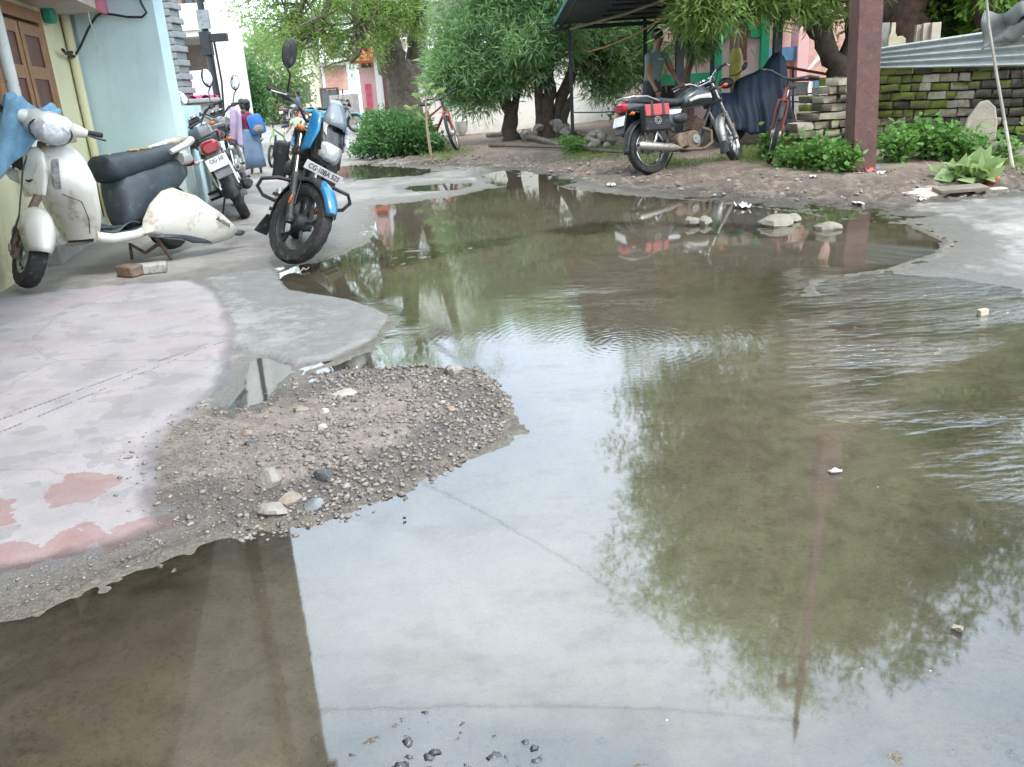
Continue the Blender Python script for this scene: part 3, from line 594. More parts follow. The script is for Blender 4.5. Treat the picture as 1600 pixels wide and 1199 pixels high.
rl = MB(); [rl.cyl((-w / 2 + .15 + k * .14, -1.08, 1.95), (-w / 2 + .15 + k * .14, -1.08, 2.6), .012, 5) for k in range(int(w * .62 / .14))]; rl.cyl((-w / 2, -1.08, 2.62), (w * .13, -1.08, 2.62), .025, 6); rl.build('balcony_rail', plaster_w, T)
block(T, 'recess', mat('recess_brown', (.34, .27, .24), .8), -w * .4, -.3, -.03, .0, 1.96, 3.4); block(T, 'grey_canopy', mat('grey_sheet', (.25, .22, .23), .7), w * .05, w * .62, -1.6, -1.2, 2.95, 3.5)
# white boundary wall under the trees
a = at(640, 200, 21.5); b = at(1032, 180, 21.5)
bw = MB().bx(a.x, b.x, 0, .2, -.1, 2.05).bx(a.x, b.x, -.04, .24, 2.05, 2.13).build('boundary_wall', plaster_w, bevel=.01); bw.location = (0, 21.5, 0); tag(bw, 'long white boundary wall behind the trees and shed', 'wall')
cp = at(1003, 150, 20.5); cpl = MB().box((0, 0, 1.0), (.38, .3, 2.1)).box((0, 0, 2.1), (.46, .38, .1)).build('wall_pier', plaster_cr, bevel=.01); cpl.location = (cp.x, cp.y, 0); tag(cpl, 'cream pier where the white boundary wall meets the shed', 'pier')
# pink house with green bands
Yg = 17.6; a = at(1028, 150, Yg).x; b = at(1200, 150, Yg).x; fx = lambda px: at(px, 100, Yg).x
G = thing('green_trimmed_house', 'pink house with bright green bands and arched window behind the shed', 'house', (0, Yg, 0))
pinkl = mat('pale_pink_plaster', (.66, .48, .50), .85, var=.08, scale=1.5, dirt=.08)
block(G, 'wall', pinkl, fx(1117), b, 0, 6, -.1, 3.4); block(G, 'porch_wall', plaster_p, a, fx(1117), 1.8, 6, -.1, 3.4); block(G, 'porch_beam', greenp, a, fx(1113), -.1, .1, 1.0, 1.17)
block(G, 'porch_shade', shade_m, fx(1060), fx(1100), 1.74, 1.82, .05, .95); block(G, 'porch_railing', greenp, a, fx(1085), -.12, -.04, .58, .68); block(G, 'porch_lintel_wall', plaster_p, a, fx(1113), -.05, .2, 1.17, 3.4)  # first block: dark panel standing in for the shade inside the recessed porch
block(G, 'green_column', greenp, fx(1113), fx(1125), -.16, .12, -.05, 2.0); block(G, 'green_column', greenp, fx(1186), fx(1198), -.12, .05, -.05, 3.3)
tw = at(1153, 95, Yg); hw = fx(1166) - fx(1153); zt_ = at(1153, 50, Yg).z
poly = [(tw.x - hw, tw.z)] + [(tw.x + hw, tw.z)] + [(tw.x + hw * math.cos(q), zt_ + hw * math.sin(q)) for q in np.linspace(0, math.pi, 9)]
AW = MB().prism(poly, -.03, .02).build('arched_window', mat('brown_shutter', (.16, .07, .06), .6), G)
band = MB(); pr = [(tw.x + hw * 1.12 * math.cos(q), zt_ + hw * 1.12 * math.sin(q)) for q in np.linspace(0, math.pi, 10)]; pr2 = [(tw.x + hw * 1.6 * math.cos(q), zt_ + hw * 1.6 * math.sin(q)) for q in np.linspace(0, math.pi, 10)]
for i in range(9): band.prism([pr[i], pr2[i], pr2[i + 1], pr[i + 1]], -.07, .02)
band.build('arch_band', greenp, G); block(G, 'green_band', greenp, fx(1125), tw.x - hw * 1.3, -.06, .02, zt_ - .12, zt_ + .08); block(G, 'green_band', greenp, tw.x + hw * 1.3, fx(1186), -.06, .02, zt_ - .12, zt_ + .08)
block(G, 'parapet', plaster_w, fx(1125), fx(1186), -.03, .0, zt_ + .5, 3.4); block(G, 'roof_slab', concrete, a - .2, b + .2, -.5, 6.2, 3.4, 3.52)
# peach and blue house
Yb = 19.5; fx2 = lambda px: at(px, 100, Yb).x; bluep = mat('blue_paint', (.07, .20, .33), .6)
Bh = thing('blue_trimmed_house', 'peach house with blue bands, orange panel and stair rail beyond the tarpaulin', 'house', (0, Yb, 0))
block(Bh, 'wall', mat('peach_plaster', (.56, .34, .28), .85, dirt=.08), fx2(1196), fx2(1345), .9, 7, -.1, 4.2); block(Bh, 'blue_band', bluep, fx2(1200), fx2(1262), .1, 1.0, 1.32, 1.6)
block(Bh, 'orange_panel', mat('orange_paint', (.62, .26, .03), .6), fx2(1213), fx2(1240), .5, .9, .55, 1.25); block(Bh, 'column', plaster_p, fx2(1246), fx2(1262), .0, .5, -.05, 4.0)
for px in (1222, 1272): block(Bh, 'blue_post', bluep, fx2(px), fx2(px + 8), -.1, .15, -.05, .95)
block(Bh, 'white_panel', plaster_w, fx2(1264), fx2(1320), -.05, .1, -.05, .85); block(Bh, 'low_wall', concrete, fx2(1222), fx2(1272), -.02, .1, -.05, .62)
sr_ = MB(); [sr_.cyl((fx2(1258) + k * .12, .3, .9 + k * .12), (fx2(1290) + k * .1, .3, 1.45 + k * .07), .015, 5) for k in range(4)]; sr_.build('stair_rail', plaster_w, Bh)
T, w = simple_house('orange_house', 'orange red house glimpsed between the trees behind the metal sheet', 1470, 1620, 24, 3.6, mat('orange_plaster', (.55, .16, .10), .85), [(.3, 1.2, .8, .9), (.7, 1.2, .8, .9)], base=100)
# ------------------------------------------------------------------ trees
lf_feather = leafmat('feathery_leaf', (.12, .25, .06), (.30, .43, .12), .5)
lf_oleander = leafmat('narrow_leaf', (.11, .25, .115), (.29, .44, .19), .42)
lf_dark = leafmat('dark_leaf', (0.038, 0.128, 0.045), (0.105, 0.238, 0.070), .3)
lf_bush = leafmat('bush_leaf', (.055, .16, .05), (.15, .30, .10), .3)
lf_weed = leafmat('weed_leaf', (.07, .19, .035), (.17, .33, .08), .35)
lf_pale = leafmat('pale_leaf', (.20, .30, .12), (.33, .42, .20), .35)
lf_far = leafmat('far_leaf', (.16, .27, .12), (.32, .42, .20), .4)
bk = bark(); bk2 = bark('grey_bark', (.17, .14, .115)); bk3 = bark('dark_bark', (.075, .055, .04))
def V(*a): return Vector(a)
# leaning rain tree behind the bush
b0 = at(640, 195, 20); b0.z = 0
P_ = lambda x, y, d=20: tuple(at(x, y, d))
crown_tree('feathery_tree', 'big leaning tree with thick forked trunk and feathery drooping branches beyond hedge', [
    ([tuple(b0), P_(628, 120), P_(607, 75), P_(598, 20), P_(585, -120, 19.5)], [.40, .36, .33, .26, .13]),
    ([P_(634, 150), P_(652, 75, 20.2), P_(655, 20, 20.2), P_(660, -110, 20)], [.26, .22, .2, .1]),
    ([P_(602, 60), P_(560, -10, 19), P_(500, -60, 18)], [.18, .14, .06])],
    [(P_(600, -150, 19.5), (2.0, 1.8, 1.3), 93), (P_(505, -60, 18.5), (1.9, 1.6, 1.15), 148), (P_(425, -40, 18), (1.1, 1.1, 1.1), 55), (P_(560, 40, 18.6), (1.0, .8, .75), 43), (P_(490, 50, 18.2), (1.0, .8, .7), 46), (P_(650, 10, 19.2), (.85, .8, .9), 49), (P_(545, 85, 18.4), (.75, .6, .4), 16), (P_(455, 40, 18.2), (.9, .7, .5), 24), (P_(620, 20, 19.0), (.8, .7, .6), 37)],
    (.085, .024), lf_feather, bk2, nl=52, spread=.27, droop=.5, shell=.25)
# narrow-leaved pair under the sky
Yo = 17.2; o1 = at(798, 207, Yo); o1.z = .1; o2 = at(857, 200, 16.9); o2.z = .1
Q = lambda x, y, d=Yo: tuple(at(x, y, d))
crown_tree('narrow_leaf_tree', 'bushy tree with narrow blue green leaves on one short dark trunk', [
    ([tuple(o1), Q(799, 185), Q(790, 155), Q(770, 110)], [.17, .15, .09, .05]), ([Q(799, 188), Q(808, 150), Q(815, 110)], [.10, .07, .05]), ([Q(797, 185), Q(782, 150), Q(750, 120)], [.08, .06, .03])],
    [(Q(770, 60), (1.25, 1.0, 1.05), 237), (Q(725, 90), (.75, .8, .6), 108), (Q(700, 120, 16.8), (.42, .5, .35), 43), (Q(790, 110), (.75, .8, .4), 93), (Q(745, 150), (.6, .6, .28), 50)],
    (.19, .022), lf_oleander, bk3, nl=42, spread=.27, droop=.15, shell=.3)
crown_tree('narrow_leaf_tree', 'taller narrow leaved tree with several dark stems rising from the rubble pile', [
    ([tuple(o2), Q(858, 160, 16.9), Q(858, 110, 16.9), Q(850, 40, 16.9)], [.16, .14, .12, .06]), ([tuple(o2 + V(.05, 0, 0)), Q(880, 150, 16.9), Q(897, 105, 16.9), Q(920, 60, 16.9)], [.13, .12, .10, .06]), ([tuple(o2 + V(-.16, 0, 0)), Q(842, 150, 16.9), Q(845, 90, 16.9)], [.1, .09, .07]), ([tuple(o2 + V(.16, -.05, 0)), Q(884, 170, 16.8), Q(893, 152, 16.8)], [.10, .08, .05])],
    [(Q(845, 10, 16.9), (1.2, 1.0, 1.0), 216), (Q(890, -55, 17), (1.3, 1.2, .8), 144), (Q(930, 70, 17.6), (.85, .8, .7), 129), (Q(985, 90, 17.8), (.75, .7, .65), 108), (Q(940, 130, 17.6), (.55, .5, .25), 36), (Q(840, 70, 16.6), (.8, .7, .5), 93), (Q(770, -20, 17), (1.2, 1.1, .7), 122), (Q(970, 20, 17.8), (1.0, .8, .6), 93)],
    (.19, .022), lf_oleander, bk3, nl=42, spread=.27, droop=.15, shell=.3)
# right-hand trees over the shed and wall
Yr = 12.6; r0 = at(1318, 118, Yr); r0.z = .15; S = lambda x, y, d=Yr: tuple(at(x, y, d))
r0 = at(1322, 150, Yr); r0.z = .15
crown_tree('shade_tree', 'spreading tree with forked dark trunk between tarpaulin and brick stack', [
    ([tuple(r0), S(1310, 110), S(1290, 70), S(1262, 25), S(1235, -60)], [.17, .15, .13, .10, .06]), ([S(1312, 115), S(1330, 60), S(1335, -20), S(1330, -150)], [.11, .09, .08, .05]), ([S(1300, 90), S(1280, -10), S(1270, -160, 12.2)], [.09, .08, .04])],
    [(S(1200, -640, 11.6), (2.1, 1.7, 1.4), 230), (S(1330, -850, 11.6), (2.0, 1.8, 1.3), 200), (S(1120, -430, 11.6), (1.3, 1.2, 1.1), 110), (S(1180, -330, 11.6), (1.9, 1.6, 1.5), 200), (S(1320, -560, 11.6), (2.0, 1.6, 1.2), 170), (S(1150, 0, 11.6), (.65, .6, .26), 30), (S(1105, -5, 11.4), (.45, .5, .3), 30), (S(1230, -14, 12), (.8, .6, .32), 42), (S(1295, -2, 12.4), (.6, .5, .36), 34), (S(1085, 18, 11.6), (.28, .3, .22), 16),
     (S(1260, -180, 12), (2.6, 2.0, 1.3), 260), (S(1240, -460, 11.5), (2.3, 1.9, 1.3), 220), (S(1370, -300, 12), (1.9, 1.8, 1.5), 180), (S(1130, -260, 12), (1.1, 1.2, 1.0), 90), (S(1290, -700, 11.8), (1.3, 1.3, .8), 70)],
    (.15, .023), lf_dark if False else leafmat('shade_leaf', (.13, .24, .06), (.32, .45, .13), .45), bk3, nl=44, spread=.27, droop=.45, shell=.35)
r1 = at(1418, 120, 14.2); r1.z = .2; S2 = lambda x, y, d=14.2: tuple(at(x, y, d))
crown_tree('broad_tree', 'broad brown trunk tree standing behind the corrugated sheet', [([tuple(r1), S2(1419, 60), S2(1417, 0), S2(1400, -160)], [.36, .33, .32, .2]), ([S2(1417, 10), S2(1480, -120)], [.2, .1])],
    [(S2(1420, -260), (2.4, 2.0, 1.6), 220), (S2(1560, -200), (2.2, 1.8, 1.6), 200), (S2(1500, -500, 13.5), (2.4, 2.0, 1.4), 240), (S2(1470, -800, 12.6), (2.3, 2.0, 1.5), 230), (S2(1640, -640, 12.6), (2.3, 2.0, 1.6), 220), (S2(1500, 15, 15.2), (.9, .7, .55), 110), (S2(1385, 25, 15.4), (.45, .5, .7), 80)],
    (.15, .05), lf_dark, bark('brown_bark', (.12, .075, .055)), nl=44, spread=.3, shell=.35)
r2 = at(1548, 110, 13.4); r2.z = .2; S3 = lambda x, y, d=13.4: tuple(at(x, y, d))
crown_tree('dark_tree', 'slim dark trunk tree with low bright leaves behind the grey tarpaulin', [([tuple(r2), S3(1540, 40), S3(1535, -60), S3(1530, -200)], [.16, .15, .14, .1])],
    [(S3(1600, 70, 12.8), (.55, .5, .28), 45), (S3(1640, -150), (2, 1.6, 1.8), 170), (S3(1590, 15, 14), (.7, .5, .5), 60), (S3(1700, -420, 13), (2.0, 1.8, 1.6), 150)],
    (.16, .05), leafmat('bright_leaf', (0.090, 0.225, 0.045), (0.280, 0.476, 0.070), .4), bk3, nl=44, spread=.28, shell=.35)
# far-lane greenery
for (nm, lb, px, py, Yd, cr_, k, mm, L_) in (('dense_tree', 'dense dark green tree beside the utility pole', 372, 140, 24, (.75, .7, .85), 150, lf_dark, .12),
        ('far_tree', 'hazy light green tree behind the dense dark green one', 420, 110, 46, (2.0, 1.6, 2.4), 130, lf_far, .26), ('far_tree', 'hazy tree behind the cream house at the end of the lane', 470, 95, 64, (4.0, 2.5, 3.6), 150, lf_far, .4),
        ('far_tree', 'hazy tree behind the peach walled house', 545, 60, 60, (4.0, 3, 2.2), 120, lf_far, .4)):
    c = at(px, py, Yd); bb = V(c.x, c.y, 0)
    crown_tree(nm, lb, [([tuple(bb), (c.x + .1, c.y, c.z * .5), (c.x, c.y, c.z)], [.03 * cr_[0] + .1, .09, .05])], [(tuple(c), cr_, k), ((c.x, c.y, c.z - cr_[2] * .7), (cr_[0] * .8, cr_[1] * .8, cr_[2] * .6), k // 2)], (L_, L_ * .4), mm, bk, nl=40, spread=.35 * cr_[0], shell=.4, twig=False)
# hedge bush and small plants
hb0 = at(622, 222, 16.2); hb0.z = .05
T = thing('hedge_bush', 'low dense bright green hedge bush beside the red bicycle', 'bush', hb0)
C = np.concatenate([ellpts(230, (0, 0, .38), (.68, .5, .36), .7, -.9), ellpts(90, (-.25, -.1, .25), (.4, .4, .22), .7, -.9), ellpts(90, (.3, -.1, .3), (.4, .4, .3), .7, -.9), ellpts(40, (-.1, 0, .62), (.5, .35, .2), .2), ellpts(30, (.45, -.2, .15), (.35, .3, .15), .2), ellpts(25, (-.6, -.15, .15), (.25, .3, .14), .2)])
b, d, l, w = sprays(C, 20, .12, .085, .034, -.1, unit(C - np.array([0, 0, .2])) * .9); leaves('foliage', b, d, l, w, lf_bush, T)
st_ = MB(); [limb(st_, (random.uniform(-.2, .2), random.uniform(-.2, .2), -.1), c, .014, .005) for c in C[::18]]; st_.build('stem', bk3, T)
yp = at(672, 222, 15.3); yp.z = .05
T = thing('sapling', 'thin sapling with large pale leaves in front of the red bicycle', 'sapling', yp)
MB().tube([(0, 0, -.1), (-.03, 0, .5), (-.02, 0, .8), (0, 0, 1.15)], [.028, .024, .018, .01], 7).tube([(-.03, 0, .6), (-.2, 0, .75), (-.28, 0, .8)], [.015, .01, .006], 6).tube([(-.02, 0, .75), (.15, 0, .95), (.22, 0, 1.05)], [.015, .01, .006], 6).build('stem', mat('sapling_stem', (.32, .26, .18), .8), T)
lb_ = []; ld_ = []
for tip in ((0, 0, 1.15), (-.28, 0, .8), (.22, 0, 1.05), (-.1, 0, 1.0), (-.12, .05, .62)):
    for k in range(8): a = k * .8 + random.random(); lb_.append(tip); ld_.append((math.cos(a), math.sin(a), .35 + .3 * random.random()))
leaves('foliage', np.array(lb_), unit(np.array(ld_)), .17, .075, lf_pale, T)
def ground_pt(x, y): return on(x, y)
plant('leafy_plant', 'small leafy plant at the foot of the sapling', ground_pt(682, 238), .36, .26, 420, .09, .045, lf_bush)
plant('leafy_plant', 'small light green plant beside the stone heap under the shed post', ground_pt(897, 238), .26, .26, 260, .09, .05, lf_weed)
plant('leafy_plant', 'leafy plant with yellow flower growing under the rusty bicycle wheel', ground_pt(1205, 243), .32, .24, 300, .08, .045, lf_weed)
plant('leafy_plant', 'low plant between the boundary wall and shed', at(980, 195, 18.5) * 1, .3, .6, 300, .1, .05, lf_weed)
for i, (x, y, h_, r_, n_, lb) in enumerate([(1275, 262, .34, .34, 650, 'bright weed clump between brick stack and rusty pole'), (1318, 268, .28, .26, 500, 'low weed clump touching the foot of the rusty pole'), (1400, 248, .34, .3, 620, 'weed clump between the rusty pole and the tallest weeds'), (1448, 243, .40, .34, 800, 'tallest weed clump below the mossy bricks'), (1492, 240, .30, .30, 600, 'weed clump beside the upright stone slab'), (1560, 246, .22, .34, 450, 'low dark weed clump at the foot of the leaning stick'), (1235, 255, .16, .25, 300, 'small weed clump in the grass by the brick stack')]):
    plant('weed_clump', lb, ground_pt(x, y), h_, r_, n_, .075, .048, lf_weed, stems=14, cat='weeds', group='weeds along the brick wall', flat=.35)
hp = on(1508, 283); T = plant('leaf_heap', 'heap of large pale cut leaves dumped on the dirt', hp, .12, .22, 60, .26, .17, lf_pale, stems=6, cat='leaves', flat=.25)
# grass on the verge
def grass(name, poly, n, hmin, hmax, m):
    xs = [p.x for p in poly]; ys_ = [p.y for p in poly]; X_ = rng.uniform(min(xs), max(xs), n * 3); Y_ = rng.uniform(min(ys_), max(ys_), n * 3)
    w = sdf(poly, X_, Y_); keep = (w > 0) & (rng.random(n * 3) < .15 + sstep(w, 0, .5)) & (vnoise(X_, Y_, 1.8, 5, 2) > -.25); X_ = X_[keep][:n]; Y_ = Y_[keep][:n]; Z_ = gfield(X_, Y_)[0]
    d = rng.normal(size=(len(X_), 3)) * .45; d[:, 2] = 1; return leaves(name, np.stack([X_, Y_, Z_ - .005], -1), unit(d), rng.uniform(hmin, hmax, len(X_)), .008, m, None, fold=.8)
lf_grass = leafmat('grass_blade', (.10, .17, .04), (.24, .30, .09), .3)
gr = grass('grass', gp([(860, 262), (900, 238), (1000, 240), (1080, 262), (1150, 246), (1240, 240), (1330, 262), (1300, 285), (1220, 278), (1130, 266), (1040, 278), (960, 262)]), 12000, .03, .10, lf_grass)
gr['kind'] = 'stuff'; gr['label'] = 'short patchy grass along the dirt verge'
gr2 = grass('grass', gp([(1360, 268), (1420, 245), (1600, 240), (1700, 260), (1620, 290), (1540, 275), (1440, 262)]), 5000, .03, .12, lf_grass); gr2['kind'] = 'stuff'; gr2['label'] = 'rough grass in front of the brick wall'
gr3 = grass('grass', gp([(655, 255), (640, 240), (700, 232), (760, 240), (700, 256)]), 2500, .03, .09, lf_grass); gr3['kind'] = 'stuff'; gr3['label'] = 'grass tuft around the sapling'

# ------------------------------------------------------------------ shed
sh0 = on(897, 215); zr = at(888, 41, sh0.y).z
SH = thing('metal_shed', 'open shed with ribbed metal roof on thin dark steel posts', 'shed', (sh0.x, sh0.y, 0))
Yf = 10.9; zl_ = at(866, 38, sh0.y).z; xl = at(866, 38, sh0.y).x - sh0.x; xr = 4.3
zf = zr + .22
def rib(u, v):
    x = xl + (xr - xl) * u; y = v * (Yf - sh0.y) + .25; return Vector((x, y, zr + .05 + (zf - zr) * v + .018 * math.sin(v * 150)))
MB().grid(rib, 6, 150).build('roof_sheet', mat('roof_teal', (.09, .12, .125), .55, metal=.3, var=.2, scale=4), SH, solid=.004)
MB().tube([(xl, .25, zr + .06), (xl, Yf - sh0.y + .25, zf + .06)], .028, 4).build('roof_edge', mat('edge_teal', (.16, .45, .45), .5), SH)
def post(px, py, Yd, r, ztop=None, nm='post'):
    p = at(px, py, Yd); x = p.x - sh0.x; y = Yd - sh0.y; z = zr + .02 + (zf - zr) * max(0, y / (Yf - sh0.y)); MB().box((x, y, z / 2 - .05), (r * 2, r * 2, z + .1)).build(nm, steel_d, SH); return (x, y, z)
pA = post(893, 150, sh0.y, .03); pB = post(1008, 70, sh0.y - .3, .03); pC = post(1062, 60, 12.9, .055); pD = post(1215, 60, 12.9, .055); pE = post(1112, 150, sh0.y - 1.2, .03)
fr_ = MB(); fr_.box((1.9, .1, zr - .03), (4.8, .05, .05)); fr_.box((2.4, 12.9 - sh0.y, pC[2] - .03), (4.2, .05, .05)); fr_.tube([(xl + .1, .1, zr), (xl + .1, Yf - sh0.y, zf)], .02, 5)
for k in range(9): fr_.cyl((.4 + .0 * k, .1 - k * .65, zr - .0 + (zf - zr) * k / 9), (4.2, .1 - k * .65, zr + (zf - zr) * k / 9), .013, 5)
fr_.cyl((pB[0], pB[1], zr - .25), (pB[0] + .3, pB[1], zr), .015, 5); fr_.build('roof_frame', steel_d, SH)
lo = lambda p: Vector(p) - Vector((sh0.x, sh0.y, 0))
MB().tube([lo(at(890, 46, sh0.y)), lo(at(975, 23, 14)), lo(at(1060, -8, 12.9))], .022, 6).build('bamboo_pole', mat('bamboo', (.32, .27, .20), .8), SH)
rope_m = mat('orange_rope', (.42, .22, .10), .85)
rp_ = MB().tube([at(890, 67, sh0.y), at(905, 76, 16.2), at(920, 81, 15.6), at(945, 74, 15), at(985, 58, 14.2), at(1030, 32, 13.3), at(1060, 12, 12.9)], .012, 6).build('rope', rope_m); tag(rp_, 'orange rope slung between the shed posts', 'rope')
rp2 = MB().tube([at(897, 176, sh0.y - .03), at(940, 176, sh0.y - .1), at(1000, 172, sh0.y - .25), at(1062, 166, sh0.y - .6)], .012, 6).build('cable', cable_m); tag(rp2, 'black cable strung low between the shed posts', 'cable')

# ------------------------------------------------------------------ mossy brick wall, brick by brick
def brickmat(name, c, moss):
    t = NT(name); o = t.pos(); b_ = t.mix(t.ramp(t.noise(14, 5, .7, o), .3, .7), tuple(v * .7 for v in c), tuple(min(1, v * 1.2) for v in c))
    nz_ = t.n('NewGeometry').outputs['Normal']; upf = t.math('ADD', .5, t.math('MULTIPLY', t.n('SeparateXYZ', Vector=nz_).outputs[2], .35))
    mm = t.ramp(t.math('MULTIPLY', t.math('ADD', t.noise(2.4, 8, .72, o), moss - .5), upf), .25, .33)
    b_ = t.mix(mm, b_, t.mix(t.noise(30, 3, .6, o), (.08, .10, .02), (.18, .205, .035)))
    MATS[name] = t.done(t.principled(Base_Color=b_, Roughness=.95, Normal=t.bump(t.noise(45, 5, .7, o), .8, .012))); return MATS[name]
bms = [brickmat('brick_tan', (.27, .235, .175), .38), brickmat('brick_mossy', (.21, .185, .13), .82), brickmat('brick_dark', (.10, .088, .07), .36), brickmat('brick_pale', (.37, .325, .25), .22)]
protos = []
for m in bms:
    o = MB().box((0, 0, 0), (1, 1, 1)).build('brick', m, smooth=False); me = o.data; bpy.data.objects.remove(o); protos.append(me)
def irregular(me, seed):
    """weathered brick block of unit size, worn corners"""
    r = np.random.default_rng(seed); mb = MB(); k = .43
    pts = []
    for z in (-1, -.9, .9, 1):
        s_ = .965 if abs(z) == 1 else 1
        for x, y in ((-1, -.93), (-.95, -1), (.95, -1), (1, -.93), (1, .93), (.95, 1), (-.95, 1), (-1, .93)): pts.append(Vector((x * .5 * s_, y * .5 * s_, z * .5)) + Vector(r.normal(size=3)) * .03)
    mb.loft([pts[i * 8:(i + 1) * 8] for i in range(4)]); o = mb.build('brick', me.materials[0], ang=50); m2 = o.data; bpy.data.objects.remove(o); return m2
protos = [[irregular(p, 10 * i + j) for j in range(4)] for i, p in enumerate(protos)]
def brick_run(T, a, b, zb, heights, depth, course=.098, mossx=None, seed=3):
    r = np.random.default_rng(seed); a = Vector(a); b = Vector(b); d = (b - a); Lw = d.length; d = d.normalized(); ang = math.atan2(d.y, d.x); org = Vector(T.location); cnt = 0
    nc = int(max(h for _, h in heights) / course) + 1
    hx = [q for q, _ in heights]; hh = [h for _, h in heights]
    for c in range(nc):
        s = r.uniform(-.16, 0); 
        while s < Lw:
            l = r.choice([.20, .215, .23, .115, .19, .13]); u = (s + l / 2) / Lw
            if 0 <= u <= 1 and (c + .6) * course < np.interp(u, hx, hh):
                mo = mossx(u, c / nc) if mossx else .3; k = r.random()
                i = 1 if k < mo else (2 if k < mo + (1 - mo) * (.75 if u > .68 else .28) else (3 if k > .9 else 0))
                o = bpy.data.objects.new('brick', protos[i][r.integers(4)]); col.objects.link(o); o.parent = T
                p = a + d * (s + l / 2) + Vector((-d.y, d.x, 0)) * (depth / 2 + r.uniform(-.035, .022)); p.z = zb + c * course + course / 2 + r.uniform(-.004, .004)
                o.location = p - org; o.scale = (l - .012, depth, course - .012 - r.uniform(0, .008)); o.rotation_euler = (r.normal() * .012, r.normal() * .035, ang + r.normal() * .05); cnt += 1
            s += l
    return cnt
w0 = at(1322, 210, 11.2); w0.z = 0; w1 = at(1640, 180, 9.3); w1.z = 0
BW = thing('brick_wall', 'rough brick wall covered in green moss below the corrugated metal sheet', 'wall', w0)
core = MB(); dW = (w1 - w0); nW = Vector((-dW.y, dW.x, 0)).normalized()
qs = [nW * .05, dW + nW * .05, dW + nW * .2, nW * .2]; core.prism([(p.x, p.y) for p in qs], -.1, 1.0, 'xy').build('wall_core', mat('earth_core', (.06, .05, .035), .95), BW)
n1_ = brick_run(BW, w0, w1, .1, [(0, 1.02), (.55, 1.05), (.75, 1.0), (1, .95)], .22, mossx=lambda u, v: .92 if .08 < u < .52 and v > .3 else .06, seed=5)
k0 = at(1256, 220, 10.5); k0.z = 0; k1 = at(1334, 220, 10.7); k1.z = 0
BK = thing('brick_stack', 'stepped stack of loose old bricks beside the rusty bicycle', 'bricks', k0)
brick_run(BK, k0, k1, .12, [(0, .35), (.2, .55), (.45, .62), (.5, .86), (1, .95)], .24, mossx=lambda u, v: .12, seed=9)
brick_run(BK, k0 + V(.05, .27, 0), k1 + V(0, .27, 0), .12, [(0, .3), (.5, .85), (1, .98)], .24, seed=11)
# corrugated sheet along the top
c0 = at(1352, 92, 11.05); c1 = at(1640, 66, 9.25); dl = Vector((c1.x - c0.x, c1.y - c0.y, 0))
def corr(u, v):
    p = Vector((c0.x, c0.y, 0)) + dl * u; zlo = at(1352, 108, 11.05).z * (1 - u) + at(1640, 103, 9.25).z * u; zhi = at(1352, 78, 11.05).z * (1 - u) + at(1640, 34, 9.25).z * u
    nn = Vector((dl.y, -dl.x, 0)).normalized(); return p + nn * (.028 * math.sin(v * 2 * math.pi * 4.5) + .03 * math.sin(u * 4)) + Vector((0, 0, zlo + (zhi - zlo) * v))
cs = MB(Matrix.Translation(-c0)).grid(corr, 20, 54).build('corrugated_sheet', galv, solid=.003); cs.location = c0; tag(cs, 'long grey corrugated metal sheet laid on top of the brick wall', 'metal sheet')
cg = MB().grid(lambda u, v: Vector(((u - .5) * .75, .1 * math.sin(u * 6) + .05 * math.sin(v * 9 + u * 7), .22 - abs(v - .35) * .5 + .04 * math.sin(u * 13 + v * 5) + .12 * u)), 24, 14).build('tarpaulin_piece', mat('grey_tarp', (.22, .235, .225), .7, var=.3, bump=.4), solid=.006); cg.location = at(1590, 52, 9.35); cg.rotation_euler = (0, 0, math.atan2(dl.y, dl.x)); tag(cg, 'crumpled grey tarpaulin draped over the corrugated sheet', 'tarpaulin')
# slabs standing behind the sheet
slabm = mat('sawn_stone', (.40, .35, .27), .9, var=.2, scale=8, bump=.4)
for i, (x0, x1, yt, mm, lb) in enumerate([(1388, 1405, 33, concrete, 'dark weathered stone slab upright behind the metal sheet'), (1447, 1462, 36, slabm, 'tan stone slab standing next to the carved board'), (1463, 1475, 33, slabm, 'tan stone slab standing between two other tan slabs'), (1476, 1492, 32, slabm, 'tan stone slab of three farthest from the carved board')]):
    Yd = 11.3 - (x0 - 1370) / 260 * 1.5; a = at(x0, yt, Yd); b = at(x1, yt, Yd); o = MB().box((0, 0, 0), (b.x - a.x - .01, .06, 1.25), Matrix.Rotation(random.uniform(-.05, .05), 3, 'Y')).build('stone_slab', mm, bevel=.006); o.location = ((a.x + b.x) / 2, Yd + .3, a.z - .63); tag(o, lb, 'stone slab')
Yd = 11.0; pz_ = at(1421, 62, Yd); ox = MB()
pts = [(-.11, -.4), (.11, -.4), (.11, .02), (.06, .06), (.0, .05), (-.03, .1), (-.035, .22), (-.085, .22), (-.09, .1), (-.11, .05)]
o = ox.prism(pts, -.02, .02).build('carved_board', mat('pale_board', (.50, .43, .30), .8), bevel=.004); o.location = (pz_.x, Yd + .35, pz_.z); tag(o, 'pale cut board with a raised finger shape behind the metal sheet', 'board')
